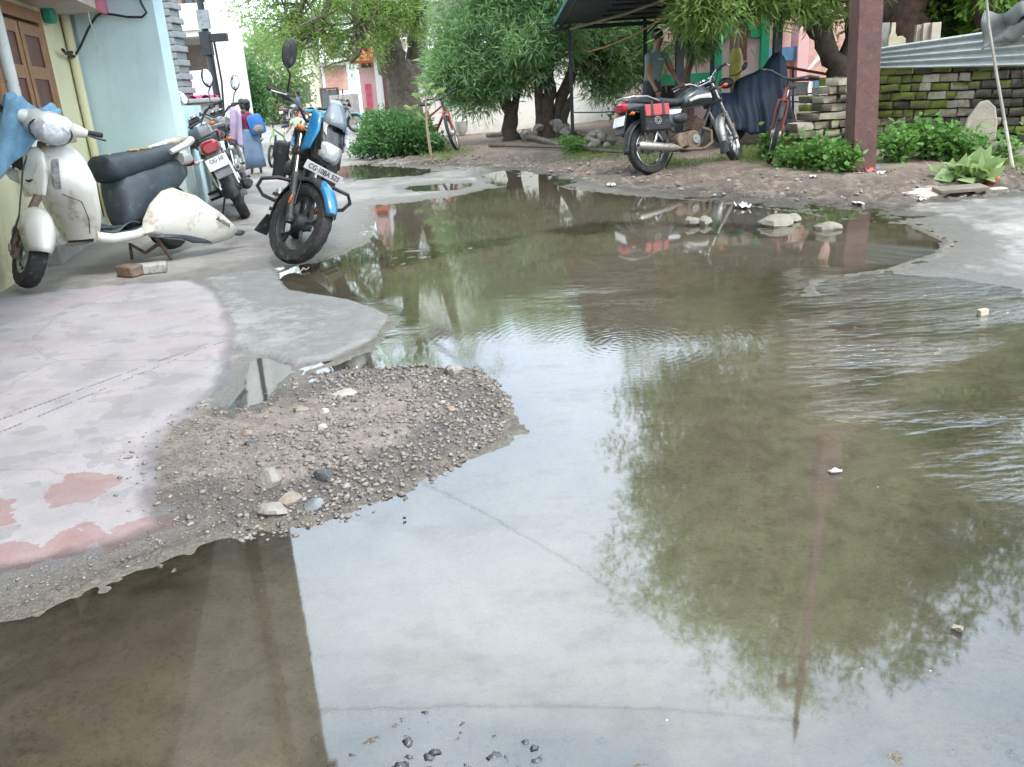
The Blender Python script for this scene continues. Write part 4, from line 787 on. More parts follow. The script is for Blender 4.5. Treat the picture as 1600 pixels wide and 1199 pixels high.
# upright stone slab in the weeds
s_ = at(1528, 215, 9.45); s_.z = gz(s_.x, s_.y); sp_ = MB(); prof = [(-.17, -.1), (.17, -.1), (.175, .35), (.14, .52), (.06, .60), (-.02, .585), (-.12, .42), (-.16, .25)]
o = sp_.prism(prof, -.06, .06).build('standing_stone', mat('rough_stone', (.30, .265, .21), .95, var=.3, scale=8, bump=.8, bscale=30), bevel=.018); o.location = s_; o.rotation_euler = (R(-8), 0, R(-22)); tag(o, 'upright rough stone slab leaning on the brick wall', 'stone')
o = MB().box((0, 0, .08), (.62, .2, .2), Matrix.Rotation(.12, 3, 'Y')).build('stone_block', mat('rough_stone', (.3, .26, .2), .95), bevel=.03); o.location = at(1588, 232, 8.95); o.location.z = gz(o.location.x, o.location.y); tag(o, 'pale stone block lying beside the upright stone slab', 'stone')
# rusty pole
pb_ = on(1343, 262); ptop = at(1348, 0, pb_.y + .05)
rust = mat('rusty_paint', (.105, .047, .04), .6, var=.35, scale=7, dirt=.22, dirtc=(.18, .09, .06), bump=.35, bscale=45)
RP = thing('rusty_pole', 'thick rusty brown steel pole rising from the weeds beside the brick wall', 'pole', pb_)
lean = Matrix.Rotation(R(-2.2), 4, 'Y'); mb = MB(lean); hw = .118
mb.prism([(-hw, -hw), (hw, -hw), (hw, -hw + .02), (-hw + .02, -hw + .022), (-hw + .02, hw), (-hw, hw)], -.1, 3.6, 'xy')
mb.build('steel_section', rust, RP, bevel=.006)
mb = MB(lean).box((.0, .012, 1.75), (hw * 2 - .03, hw * 2 - .02, 3.66)).box((0, .01, 5.2), (.12, .12, 3.3), None, .5); mb.build('inner_section', rust, RP, bevel=.01)
mb = MB(lean); mb.tube([(0, 0, 6.9), (0, 0, 7.25)], [.05, .005], 8); mb.build('pole_tip', rust, RP)
mb = MB(lean).box((-.1, 0, 6.3), (.35, .05, .05), Matrix.Rotation(.2, 3, 'Y')).box((-.24, 0, 6.26), (.09, .1, .2)); mb.build('bracket', rust, RP)
top = pb_ + (lean @ Vector((0, 0, 6.9)))
def wirecurve(a, b, sag, n=14): return [Vector(a).lerp(Vector(b), i / n) - Vector((0, 0, sag * 4 * (i / n) * (1 - i / n))) for i in range(n + 1)]
for (b, sg, lb) in ((Vector((-9, 8.2, 6.6)), .7, 'overhead cable from the rusty pole to the corner house roof'), (Vector((up_.x, up_.y, 6.4)), .8, 'overhead cable from the rusty pole to the utility pole')):
    o = MB().tube(wirecurve(top, b, sg), .006, 5).build('overhead_cable', cable_m); tag(o, lb, 'cable')
o = MB().tube([on(1583, 264), at(1570, 190, 8.9), at(1556, 110, 9.0), at(1545, 40, 9.05), at(1536, -60, 9.1)], [.018, .016, .015, .014, .012], 7).build('bamboo_stick', mat('grey_stick', (.30, .28, .24), .85)); tag(o, 'thin grey stick leaning up against the corrugated sheet', 'stick')
# ------------------------------------------------------------------ two-wheelers
chrome = mat('chrome', (.55, .55, .54), .22, metal=1, var=.15, scale=10, dirt=.12, dirtc=(.2, .17, .14))
alu = mat('aluminium', (.38, .38, .37), .45, metal=.8, var=.2, scale=10, dirt=.25, dirtc=(.16, .13, .1))
blackp = mat('black_paint', (.012, .013, .015), .3, var=.3, scale=6, dirt=.12, dirtc=(.10, .085, .07), coat=.5)
blackm = mat('black_plastic', (.022, .024, .027), .55, var=.35, scale=9, dirt=.2, dirtc=(.12, .105, .09))
seatm = mat('seat_vinyl', (.028, .03, .034), .6, var=.3, scale=8, dirt=.15, dirtc=(.12, .11, .1), bump=.3, bscale=35)
rustm = mat('rusty_engine', (.20, .15, .11), .7, metal=.3, var=.45, scale=14, dirt=.35, dirtc=(.17, .09, .05), bump=.4)
lens = mat('clear_lens', (.40, .42, .42), .08, var=.5, scale=18, dirt=.08, coat=.9)
redlens = mat('red_lens', (.28, .012, .022), .2, var=.2, scale=14, coat=.6)
orangel = mat('orange_lens', (.55, .14, .02), .3)
plate_m = mat('number_plate', (.62, .62, .60), .5, var=.08, dirt=.1)
ink = mat('plate_ink', (.02, .02, .025), .6)
mirror_m = mat('mirror_glass', (.75, .78, .8), .05, metal=1, var=.03)
def text(s, size, m, parent, M, name='lettering'):
    cu = bpy.data.curves.new(name, 'FONT'); cu.body = s; cu.size = size; cu.align_x = 'CENTER'; cu.align_y = 'CENTER'; cu.extrude = .0008; cu.offset = size * .008
    o = bpy.data.objects.new(name, cu); col.objects.link(o); dg = bpy.context.evaluated_depsgraph_get(); me = bpy.data.meshes.new_from_object(o.evaluated_get(dg)); bpy.data.objects.remove(o)
    me.materials.clear(); me.materials.append(m); o = bpy.data.objects.new(name, me); col.objects.link(o); o.parent = parent; me.transform(M); return o
def face_M(c, xdir, nrm):
    """matrix putting text in the plane at c, reading along xdir, facing nrm"""
    x = Vector(xdir).normalized(); z = Vector(nrm).normalized(); y = z.cross(x).normalized(); x = y.cross(z)
    return Matrix.Translation(c) @ Matrix((x, y, z)).transposed().to_4x4()
def wheel(T, M, c, Rr, tw, style, name='wheel', tyre_m=None):
    c = Vector(c); n = 84; mb = MB(M); prof = [(Rr - tw * .95, -tw * .46), (Rr - tw * .55, -tw * .56), (Rr - tw * .2, -tw * .5), (Rr - .004, -tw * .26), (Rr, 0), (Rr - .004, tw * .26), (Rr - tw * .2, tw * .5), (Rr - tw * .55, tw * .56), (Rr - tw * .95, tw * .46)]
    rings = []
    for j, (rad, h) in enumerate(prof):
        ring = []
        for k in range(n):
            a = 2 * math.pi * k / n; rr = rad - (.006 if (3 <= j <= 5 and (k + j * 2) % 4 == 0) or (j in (2, 6) and k % 4 == 1) else 0)
            ring.append(c + Vector((rr * math.cos(a), h, rr * math.sin(a))))
        rings.append(ring)
    mb.loft(rings, False); W = mb.build(name, tyre_m or rubber, T, ang=35)
    ri = Rr - tw * .95; rm = MB(M).lathe([(ri + .004, -tw * .44), (ri - .012, -tw * .46), (ri - .02, -tw * .3), (ri - .026, 0), (ri - .02, tw * .3), (ri - .012, tw * .46), (ri + .004, tw * .44)], c, 'y', 48)
    if style == 'alloy':
        rm.build('rim', MATS.get('alloy_black') or mat('alloy_black', (.03, .032, .036), .4, metal=.3, dirt=.12, dirtc=(.13, .11, .09)), W)
        sp = MB(M)
        for k in range(5):
            for s in (-.17, .17):
                a = 2 * math.pi * k / 5 + .3; a0 = Vector((math.cos(a) * .05, 0, math.sin(a) * .05)); am = Vector((math.cos(a) * ri * .55, 0, math.sin(a) * ri * .55)); a1 = Vector((math.cos(a + s) * (ri - .015), 0, math.sin(a + s) * (ri - .015)))
                sp.tube([c + a0, c + am, c + a1], [.014, .011, .012], 6)
        sp.build('spokes', MATS['alloy_black'], W)
    elif style == 'steel':
        rm.build('rim', mat('white_steel', (.40, .42, .40), .5, dirt=.3), W)
        sp = MB(M).lathe([(ri - .01, -.01), (ri * .72, -.03), (ri * .45, -.045), (.02, -.05), (.02, .05), (ri * .45, .045), (ri * .72, .03), (ri - .01, .01)], c, 'y', 36)
        sp.build('wheel_disc', MATS['white_steel'], W); hl = MB(M)
        for k in range(9):
            a = 2 * math.pi * k / 9
            for s in (-1, 1): hl.ell(c + Vector((math.cos(a) * ri * .74, s * .031, math.sin(a) * ri * .74)), (.018, .006, .018), 8, 6)
        hl.build('wheel_slot', rubber, W)
    else:
        rm.build('rim', chrome if style == 'wire' else mat('dull_rim', (.3, .28, .25), .5, metal=.7, dirt=.3), W); sp = MB(M)
        for k in range(28):
            a = 2 * math.pi * k / 28; s = 1 if k % 2 else -1; b = a + .5 * (1 if k % 4 < 2 else -1)
            sp.cyl(c + Vector((math.cos(a) * .035, s * .035, math.sin(a) * .035)), c + Vector((math.cos(b) * (ri - .01), 0, math.sin(b) * (ri - .01))), .0022, 4)
        sp.build('spokes', chrome, W)
    MB(M).lathe([(.0, -.06), (.045, -.055), (.06, -.02), (.06, .02), (.045, .055), (.0, .06)], c, 'y', 20).build('hub', alu if style != 'alloy' else blackm, W)
    return W
def fender(T, M, c, Rr, a0, a1, w, m, name='fender', n=22, valance=.045):
    c = Vector(c); rings = []
    for i in range(n + 1):
        a = a0 + (a1 - a0) * i / n; k = math.sin(math.pi * min(1, (i + 1.2) / n * 1.0 if i < n / 2 else (n - i + 1.2) / n)) ** .25
        ring = []
        for s in np.linspace(-1, 1, 9): ring.append(c + Vector((math.cos(a), 0, math.sin(a))) * (Rr - valance * abs(s) ** 2.6) + Vector((0, s * w / 2 * k, 0)))
        rings.append(ring)
    return MB(M).loft(rings, False, False).build(name, m, T, solid=.006)
def mirror(T, M, base, mid, tip, side, face=Vector((-1, 0, 0)), m=None, size=(.06, .10), name='mirror'):
    b = MB(M).tube([base, Vector(base).lerp(Vector(mid), .6), mid, tip], [.007, .007, .007, .01], 7); 
    x = Vector(face).normalized(); t_ = Vector(tip); u = Vector((0, 0, 1)); sd = x.cross(u).normalized(); u = sd.cross(x); rot = Matrix((x, sd, u)).transposed()
    b.ell(t_ + u * size[1] * .75, (.02, size[0], size[1]), 14, 10, rot @ Matrix.Rotation(.35 * side, 3, 'X'))
    o = b.build(name, m or blackm, T); MB(M).ell(t_ + u * size[1] * .75 + x * .0125, (.010, size[0] * .86, size[1] * .86), 14, 8, rot @ Matrix.Rotation(.35 * side, 3, 'X')).build('mirror_glass', mirror_m, o)
    return o
def body_loft(M, secs, n=18, e=2.6): return MB(M).loft([sring(s[0], s[1], s[2], n, s[3] if len(s) > 3 else e, s[4] if len(s) > 4 else 0, s[5] if len(s) > 5 else 0) for s in secs])

def motorcycle(name, label, loc, heading, lean, steer, spec, group='parked motorcycles', z=0.0):
    """local frame: rear axle at x=0, +x forward, +y left; lean>0 tips to the left"""
    T = thing(name, label, 'motorcycle', (loc[0], loc[1], z), heading, group); W = 1.27; Rw = .30
    M = Matrix.Rotation(-lean, 4, 'X'); rake = R(26); hd = Vector((W - .28, 0, .90)); ax = Vector((-math.sin(rake), 0, math.cos(rake)))
    Ms = M @ Matrix.Translation(hd) @ Matrix.Rotation(steer, 4, ax) @ Matrix.Translation(-hd)
    body = spec['body']; st = spec.get('stripe', chrome); style = spec.get('wheels', 'alloy'); FA = Vector((W, 0, Rw)); RA = Vector((0, 0, Rw))
    wheel(T, M, RA, Rw, .095, style); wheel(T, Ms, FA, Rw, .085, style)
    # fork
    for s in (-1, 1):
        a = FA + Vector((-.02, s * .085, 0)); top_ = a + ax * .72
        MB(Ms).cyl(a + ax * .30, top_, .0175, 12).build('fork_tube', chrome, T)
        MB(Ms).cyl(a - ax * .03, a + ax * .34, .028, 12).ell(a, (.035, .03, .035)).build('fork_leg', spec.get('fork', alu), T)
        MB(Ms).ell(a + ax * .14 + Vector((.02, s * .03, 0)), (.012, .006, .035), 8, 6).build('reflector', orangel, T)
    MB(Ms).box(FA + Vector((-.02, 0, 0)) + ax * .5, (.08, .24, .05), Matrix.Rotation(-rake, 3, 'Y')).box(FA + ax * .66 + Vector((-.02, 0, 0)), (.09, .24, .04), Matrix.Rotation(-rake, 3, 'Y')).build('fork_clamp', blackm, T, bevel=.01)
    MB(Ms).cyl(FA + Vector((-.02, -.1, 0)), FA + Vector((-.02, .1, 0)), .012, 8).build('axle', alu, T)
    fender(T, Ms, FA, Rw + .035, R(25), R(spec.get('fend', 200)), .13, spec.get('fender', body), 'front_fender')
    if spec.get('fgraphic'): fender(T, Ms, FA, Rw + .041, R(28), R(82), .115, spec['fgraphic'], 'fender_graphic', valance=.04)
    MB(Ms).tube([FA + Vector((-.33, 0, -.05)), FA + Vector((-.36, 0, -.13)), FA + Vector((-.38, 0, -.2))], [.05, .055, .06], 8, flat=.15).build('mud_flap', blackm, T)
    # handlebar and controls
    hb_ = FA + ax * .72 + Vector((-.03, 0, 0)); bar = [hb_ + Vector(p) for p in ((-.13, .36, .10), (-.09, .26, .115), (-.02, .16, .10), (.0, .07, .03), (.0, -.07, .03), (-.02, -.16, .10), (-.09, -.26, .115), (-.13, -.36, .10))]
    HB = MB(Ms).tube(bar, .011, 8).build('handlebar', spec.get('bar', blackm), T)
    for s, i in ((1, 0), (-1, 7)):
        e = bar[i]; j = bar[1 if i == 0 else 6]; MB(Ms).tube([e, e.lerp(j, .5), j], [.0185, .0165, .0175], 10).build('grip', rubber, HB)
        MB(Ms).box(j + (bar[2 if i == 0 else 5] - j) * .25, (.055, .06, .05)).build('switch_gear', blackm, HB, bevel=.01)
        MB(Ms).tube([j + Vector((.05, 0, .0)), j.lerp(e, .5) + Vector((.075, 0, -.005)), e + Vector((.065, s * .0, -.01))], [.008, .007, .006], 6).ell(e + Vector((.065, 0, -.01)), (.009, .009, .009), 6, 5).build('lever', alu, HB)
        if spec.get('mirrors', 3) & (1 if s > 0 else 2):
            b = bar[1 if i == 0 else 6] + Vector((.01, -s * .03, .01)); mirror(T, Ms, b, b + Vector((.05, s * .07, .12)), b + Vector((.03, s * .13, .17)), -s)
    MB(Ms).tube([bar[1] + Vector((.03, -.03, 0)), hb_ + Vector((.14, .12, .02)), hb_ + Vector((.12, .03, -.15)), hd + Vector((.0, .02, -.2))], .006, 6).tube([bar[6] + Vector((.03, .03, 0)), hb_ + Vector((.15, -.1, .04)), hb_ + Vector((.13, -.02, -.16)), FA + Vector((-.03, -.09, .1))], .006, 6).build('control_cable', cable_m, T)
    # head unit
    if spec.get('fairing'):
        hc = hd + Vector((.16, 0, .02))
        Mf = Ms @ Matrix.Translation(hc + Vector((.0, 0, -.02))) @ Matrix.Scale(.88, 4)
        def hring(x, z, w, d, n=13): return [Vector((x + d * math.cos(a) ** .8 * (1 if 1 else 0), w * math.sin(a), z - .10 * (1 - math.cos(a)) * 0)) for a in np.linspace(-math.pi / 2, math.pi / 2, n)] + [Vector((x - .05, w * .9 * math.sin(a), z)) for a in np.linspace(math.pi / 2, -math.pi / 2, n)]
        FR = MB(Mf).loft([hring(.06, -.17, .05, .09), hring(.05, -.155, .085, .115), hring(.03, -.08, .125, .145), hring(.02, 0, .135, .125), hring(.0, .08, .12, .10), hring(-.02, .14, .10, .075), hring(-.03, .165, .08, .05)]).build('headlamp_fairing', spec['fairing'], T, ang=35)
        MB(Mf).loft([[Vector((x + d * math.cos(a), w * math.sin(a), z + .03 * math.cos(a))) for a in np.linspace(-1.45, 1.45, 13)] for x, z, w, d in ((.0, .10, .118, .112), (-.015, .16, .11, .10), (-.04, .22, .095, .085), (-.07, .27, .075, .065), (-.09, .30, .05, .045))], False, False).build('windscreen', mat('smoked_screen', (.17, .20, .23), .10, spec=.9), FR, solid=.004)
        MB(Mf).loft([[Vector((x + d * math.cos(a), w * math.sin(a), z)) for a in np.linspace(-1.2, 1.2, 13)] for x, z, w, d in ((.055, -.15, .075, .125), (.048, -.12, .105, .145), (.04, -.07, .118, .152), (.034, -.03, .122, .143), (.03, -.012, .11, .138))], False, False).build('headlamp_lens', lens, FR, solid=.006)
        for s in (-1, 1):
            MB(Ms @ Matrix.Translation(hc)).panel([(-.10, .15), (.0, .12), (.05, .02), (.03, -.12), (-.04, -.16), (-.07, .0)], s * .128, s * .018, .01).build('side_cowl', st, FR)
            MB(Ms @ Matrix.Translation(hc)).prism([(.03, .085), (.07, .03), (.115, .01), (.085, .05), (.09, .08)], s * .098 - .003, s * .098 + .003 + s * .012).build('white_graphic', mat('white_decal', (.72, .73, .74), .4), FR)
        pc = hc + Vector((.125, 0, -.23)); PL = MB(Ms).box(pc, (.006, .34, .062), Matrix.Rotation(.15, 3, 'Y')).build('number_plate', plate_m, T, bevel=.002)
        text(spec['plate'], .05, ink, PL, Ms @ face_M(pc + Vector((.0045, 0, 0)), (0, 1, 0), (1, 0, -.15)))
    else:
        hc = hd + Vector((.17, 0, -.01)); MB(Ms).lathe([(.03, -.09), (.075, -.05), (.09, .0), (.09, .04)], hc, 'x', 24).build('headlamp_bowl', spec.get('bowl', blackp), T)
        MB(Ms).lathe([(.09, .04), (.086, .05), (.05, .066), (.0, .07)], hc, 'x', 24).build('headlamp_lens', lens, T)
        MB(Ms).box(hc + Vector((-.06, 0, .12)), (.07, .20, .06)).build('instrument_panel', blackm, T, bevel=.02)
        for s in (-1, 1): MB(Ms).lathe([(.0, 0), (.042, 0), (.042, .02), (.036, .022), (.0, .02)], hc + Vector((-.08, s * .055, .15)), 'z', 18).build('dial', chrome, T)
    for s in (-1, 1):
        MB(Ms).cyl(hd + Vector((.1, s * .1, .0)), hd + Vector((.1, s * .17, .0)), .008, 6).ell(hd + Vector((.1, s * .19, .0)), (.025, .035, .022), 10, 7).build('indicator', spec.get('ind', orangel), T)
    # frame, tank, seat, panels
    fr = MB(M); fr.tube([hd + Vector((.02, 0, -.06)), (.75, 0, .76), (.35, 0, .70), (-.1, 0, .74)], .018, 8); fr.tube([hd + Vector((.04, 0, -.14)), (.88, 0, .5), (.82, 0, .3), (.5, 0, .24), (.3, 0, .3), (.32, 0, .68)], .018, 8)
    for s in (-1, 1): fr.tube([(.34, s * .06, .32), (.1, s * .07, .31), (0, s * .07, Rw)], .018, 8); fr.tube([(.34, s * .08, .45), (.05, s * .09, .66), (-.2, s * .08, .72)], .012, 7)
    fr.build('frame', blackm, T)
    for s in (-1, 1): MB(M).cyl((.02, s * .095, .34), (.10, s * .10, .62), .014, 8).cyl((.035, s * .096, .38), (.088, s * .1, .56), .027, 12).build('rear_shock', chrome, T)
    TK = body_loft(M, [((.99, 0, .80), .05, .05, 2.3), ((.95, 0, .82), .11, .085, 2.6), ((.85, 0, .84), .145, .115, 2.8), ((.72, 0, .84), .145, .115, 2.8), ((.58, 0, .80), .115, .085, 2.6), ((.50, 0, .77), .07, .05, 2.3)]).build('fuel_tank', body, T)
    MB(M).lathe([(.0, 0), (.04, 0), (.04, .012), (.03, .02), (.0, .02)], (.80, 0, .945), 'z', 16).build('filler_cap', chrome, TK)
    for s in (-1, 1): MB(M).panel([(.92, .80), (.90, .86), (.70, .845), (.57, .80), (.58, .775), (.72, .80)], s * .139, s * .010, .02).build('tank_graphic', st, TK)
    body_loft(M, [((.62, 0, .815), .06, .03), ((.52, 0, .80), .10, .045), ((.35, 0, .79), .125, .045), ((.15, 0, .815), .13, .045), ((-.05, 0, .83), .12, .045), ((-.2, 0, .835), .09, .035), ((-.25, 0, .83), .05, .02)], e=3).build('seat', seatm, T)
    for s in (-1, 1):
        MB(M).panel([(.46, .74), (.20, .72), (.16, .62), (.26, .50), (.44, .52)], s * .10, s * .025, .02).build('side_panel', spec.get('panel', body), T)
        if spec.get('panel_stripe'): MB(M).panel([(.45, .70), (.20, .70), (.20, .65), (.42, .65)], s * .128, s * .004, .015).build('panel_stripe', spec['panel_stripe'], T)
    TL = body_loft(M, [((.14, 0, .755), .10, .05), ((-.1, 0, .765), .105, .06), ((-.26, 0, .775), .095, .065), ((-.33, 0, .775), .075, .055)], e=3).build('tail_cowl', body, T)
    body_loft(M, [((-.30, 0, .775), .088, .062), ((-.36, 0, .772), .085, .058), ((-.385, 0, .77), .06, .04)], e=3).build('tail_light', redlens, T)
    if spec.get('rack', True): MB(M).tube([(.12, .13, .81), (-.05, .14, .87), (-.24, .12, .88), (-.33, .06, .875), (-.33, -.06, .875), (-.24, -.12, .88), (-.05, -.14, .87), (.12, -.13, .81)], .011, 8).build('grab_rail', spec.get('railm', alu), T)
    fender(T, M, RA, Rw + .05, R(40), R(188), .14, blackm, 'rear_fender', valance=.03)
    pm = Vector((-.40, 0, .56)); MB(M).box((-.355, 0, .60), (.02, .16, .26), Matrix.Rotation(.32, 3, 'Y')).build('plate_holder', spec.get('holder', blackm), T, bevel=.008)
    PR = MB(M).box(pm + Vector((.015, 0, .065)), (.006, .21, .115), Matrix.Rotation(.32, 3, 'Y')).build('number_plate', plate_m, T, bevel=.002)
    if spec.get('rear_plate'):
        for i, tx in enumerate(spec['rear_plate']): text(tx, .052, ink, PR, M @ face_M(pm + Vector((.0125 - (i * .05 - .025) * -.3, 0, .091 - i * .052)), (0, -1, 0), (-1, 0, .33)))
    for s in (-1, 1): MB(M).cyl((-.30, s * .09, .69), (-.31, s * .15, .69), .008, 6).ell((-.31, s * .175, .69), (.025, .035, .022), 10, 7).build('indicator', spec.get('rind', orangel), T)
    # engine and exhaust
    en = MB(M).lathe([(.0, -.13), (.105, -.13), (.12, -.10), (.12, .10), (.105, .13), (.0, .13)], (.60, 0, .33), 'y', 26).lathe([(.0, -.12), (.085, -.12), (.095, -.09), (.095, .09), (.085, .12), (.0, .12)], (.44, 0, .34), 'y', 22).box((.52, 0, .30), (.26, .2, .14)); en.build('engine', spec.get('engine', alu), T, bevel=.008)
    fn = MB(M); 
    for k in range(8): fn.box((.68 + k * .013, 0, .44 + k * .02), (.15, .16, .008), Matrix.Rotation(.5, 3, 'Y'))
    fn.box((.735, 0, .51), (.10, .11, .2), Matrix.Rotation(.5, 3, 'Y')); fn.build('cylinder', spec.get('engine', alu), T)
    MB(M).lathe([(.0, -.15), (.05, -.15), (.06, -.135), (.06, -.12)], (.62, 0, .34), 'y', 20).build('clutch_cover', alu, T); MB(M).lathe([(.0, .15), (.05, .15), (.06, .135), (.06, .12)], (.62, 0, .34), 'y', 20).build('clutch_cover', alu, T)
    MB(M).ell((.42, -.13, .60), (.12, .04, .06), 12, 8).build('air_box', blackm, T)
    MB(M).tube([(.80, -.05, .47), (.92, -.07, .42), (.90, -.09, .28), (.75, -.12, .22), (.5, -.14, .23), (.3, -.15, .26)], .02, 9).build('exhaust_pipe', spec.get('pipe', chrome), T)
    MF = MB(M).tube([(.34, -.15, .255), (.28, -.155, .265), (.22, -.16, .27), (-.22, -.165, .33), (-.26, -.165, .335)], [.022, .035, .047, .05, .035], 16).build('muffler', spec.get('muffler', chrome), T); MB(M).cyl((-.25, -.165, .334), (-.275, -.165, .337), .017, 10).build('muffler_tip', blackm, MF)
    MB(M).panel([(.44, .40), (.05, .36), (-.06, .34), (-.06, .25), (.05, .24), (.44, .29)], .075, .035, .03).build('chain_case', blackm, T)
    [MB(M).cyl((.40, s * .08, .25), (.40, s * .24, .26), .015, 8).build('foot_peg', rubber, T) for s in (-1, 1)]; [MB(M).cyl((.12, s * .1, .34), (.10, s * .23, .35), .014, 8).build('foot_peg', rubber, T) for s in (-1, 1)]
    MB(M).tube([(.44, .1, .22), (.40, .2, .08), (.37, .235 + math.tan(lean) * .12, .0 + math.sin(lean) * .23)], .011, 7).build('side_stand', steel_d, T)
    if spec.get('guard'):
        for s in (-1, 1): MB(M).tube([(.95, s * .05, .55), (.98, s * .20, .56), (.97, s * .31, .53), (.94, s * .335, .47), (.93, s * .29, .41), (.9, s * .15, .37), (.88, s * .05, .33)], .014, 8).build('crash_guard', blackm, T)
    if spec.get('bags'):
        for s in (-1, 1):
            B_ = MB(M).box((-.02, s * .20, .62), (.36, .11, .30), top=.96).build('saddle_bag', mat('bag_black', (.016, .017, .02), .8, var=.3, dirt=.12, bump=.3), T, bevel=.02)
            MB(M).box((-.02, s * .258, .70), (.345, .02, .13)).build('bag_flap', spec['bags'], B_, bevel=.015)
            for x in (-.10, .06): MB(M).box((x, s * .268, .73), (.03, .012, .15)).box((x, s * .272, .65), (.042, .01, .025)).build('bag_strap', blackm, B_)
            ring = MB(M); [ring.tube([Vector((-.02 + .045 * rr * math.cos(q), s * .257, .585 + .04 * rr * math.sin(q))) for q in np.linspace(0, 2 * math.pi, 17)], .004, 5, False) for rr in (1, .55)]; ring.build('bag_emblem', mat('grey_print', (.33, .34, .33), .7), B_)
    return T
# blue-and-black motorcycle facing the camera
bluebody = mat('blue_metallic', (.01, .16, .34), .3, var=.15, scale=5, dirt=.06, coat=.7)
fw = g(462, 415); hdg = math.atan2(-.975, .22); hv = Vector((math.cos(hdg), math.sin(hdg), 0)); rr_ = fw - hv * 1.22
motorcycle('motorcycle', 'blue and black motorcycle with front fairing parked at the puddle edge', (rr_.x, rr_.y), hdg, R(16), R(38), dict(body=blackp, stripe=bluebody, fairing=blackp, fgraphic=bluebody, fender=blackm, fork=blackm, plate='CG·10BA 525', rear_plate=('CG·10', 'BA 525'), guard=True, bags=blackm, mirrors=2, fend=195), z=.012)
# black motorcycle seen from behind
bk_ = g(378, 345); motorcycle('motorcycle', 'black motorcycle with large red tail light leaning near the white scooter', (bk_.x + .04, bk_.y + .05), math.atan2(.94, -.34), R(19), R(12), dict(body=blackp, stripe=blackm, bowl=blackp, rear_plate=('CG·10', 'A 4665'), holder=mat('grey_holder', (.16, .17, .18), .6), rind=lens, wheels='alloy', engine=blackm, railm=blackm, muffler=blackm), z=.02)
b2 = g(398, 312); motorcycle('motorcycle', 'second black motorcycle standing beside the lilac cloth', (b2.x - .42, b2.y + .6), math.atan2(.98, -.2), R(8), R(10), dict(body=blackp, stripe=blackm, rear_plate=('CG·10', 'B 21'), muffler=alu), z=.02)
# old motorcycle by the shed
m0 = on(1017, 268); m1 = on(1128, 248); hd_ = math.atan2(m1.y - m0.y, m1.x - m0.x)
darkblue = mat('dark_tank', (.022, .034, .042), .35, var=.2, dirt=.14, coat=.4); sil = mat('silver_stripe', (.50, .47, .40), .4, var=.15)
motorcycle('motorcycle', 'old dusty motorcycle with red flapped saddlebags beside the shed', (m0.x, m0.y), hd_, R(9), R(34), dict(body=darkblue, stripe=sil, panel=darkblue, panel_stripe=plate_m, wheels='wire', engine=rustm, pipe=rustm, bags=mat('red_flap', (.42, .07, .075), .7, dirt=.15), bar=chrome, mirrors=0, fender=alu, bowl=darkblue, muffler=mat('dull_silver', (.42, .39, .35), .4, metal=.7, dirt=.2)), z=m0.z)
# turquoise one far down the lane
td = on(588, 205); motorcycle('motorcycle', 'turquoise motorcycle parked against the pink house far down the lane', (td.x - 1.9, td.y - .2), R(8), R(8), R(-15), dict(body=mat('turquoise', (.05, .30, .33), .35, coat=.5), stripe=chrome, wheels='wire', engine=rustm), z=.02)
for i, (px, py, hh, cc) in enumerate([(452, 196, 1.2, 'silver'), (437, 190, -1.9, 'white')]):
    q = on(px, py); motorcycle('motorcycle', ['distant silver motorcycle parked beyond the boy', 'distant pale white motorcycle parked deeper down the lane'][i], (q.x, q.y), hh, R(8), R(10), dict(body=alu if i == 0 else plaster_w, wheels='wire'), z=.02)

# ------------------------------------------------------------------ white scooter with torn seat
cream = mat('cream_white_paint', (.57, .555, .50), .32, var=.10, scale=3, dirt=.22, dirtc=(.30, .24, .17), coat=.5)
slate = mat('slate_plastic', (.05, .066, .078), .55, var=.3, scale=6, dirt=.15, dirtc=(.16, .16, .15)); slate2 = mat('slate_vinyl', (.028, .04, .05), .6, var=.4, scale=9, bump=.4, bscale=22)
foam = mat('yellow_foam', (.42, .27, .12), .95, var=.4, scale=30, bump=.8)
f0 = g(40, 462); hs = R(-110)
SC = thing('scooter', 'battered cream white scooter with torn seat and loose side panel', 'scooter', (0, 0, .035), hs)
lean = R(-3); M = Matrix.Rotation(-lean, 4, 'X'); Wb = 1.22; hd = Vector((Wb - .22, 0, .92)); ax = Vector((-math.sin(R(25)), 0, math.cos(R(25)))); Ms = M @ Matrix.Translation(hd) @ Matrix.Rotation(R(66), 4, ax) @ Matrix.Translation(-hd)
FA = Vector((Wb + .07, 0, .225)); pc_ = Matrix.Rotation(hs, 4, 'Z') @ (Ms @ (FA - Vector((0, 0, .22)))); SC.location = (f0.x - pc_.x, f0.y - pc_.y, .035); wheel(SC, Ms, FA, .225, .10, 'steel'); wheel(SC, M, (0.02, 0, .24), .22, .10, 'dull')
MB(Ms).tube([FA + Vector((0, -.09, 0)), FA + Vector((-.05, -.095, .05)), FA + Vector((-.06, -.06, .16)), FA + Vector((-.12, -.0, .36)), hd], [.022, .024, .024, .03, .03], 8).box(FA + Vector((-.02, -.085, .0)), (.09, .03, .08)).tube([FA + Vector((-.02, -.12, .02)), FA + Vector((.08, -.15, .06)), FA + Vector((.12, -.15, .03))], .009, 6).build('front_fork', rustm, SC)
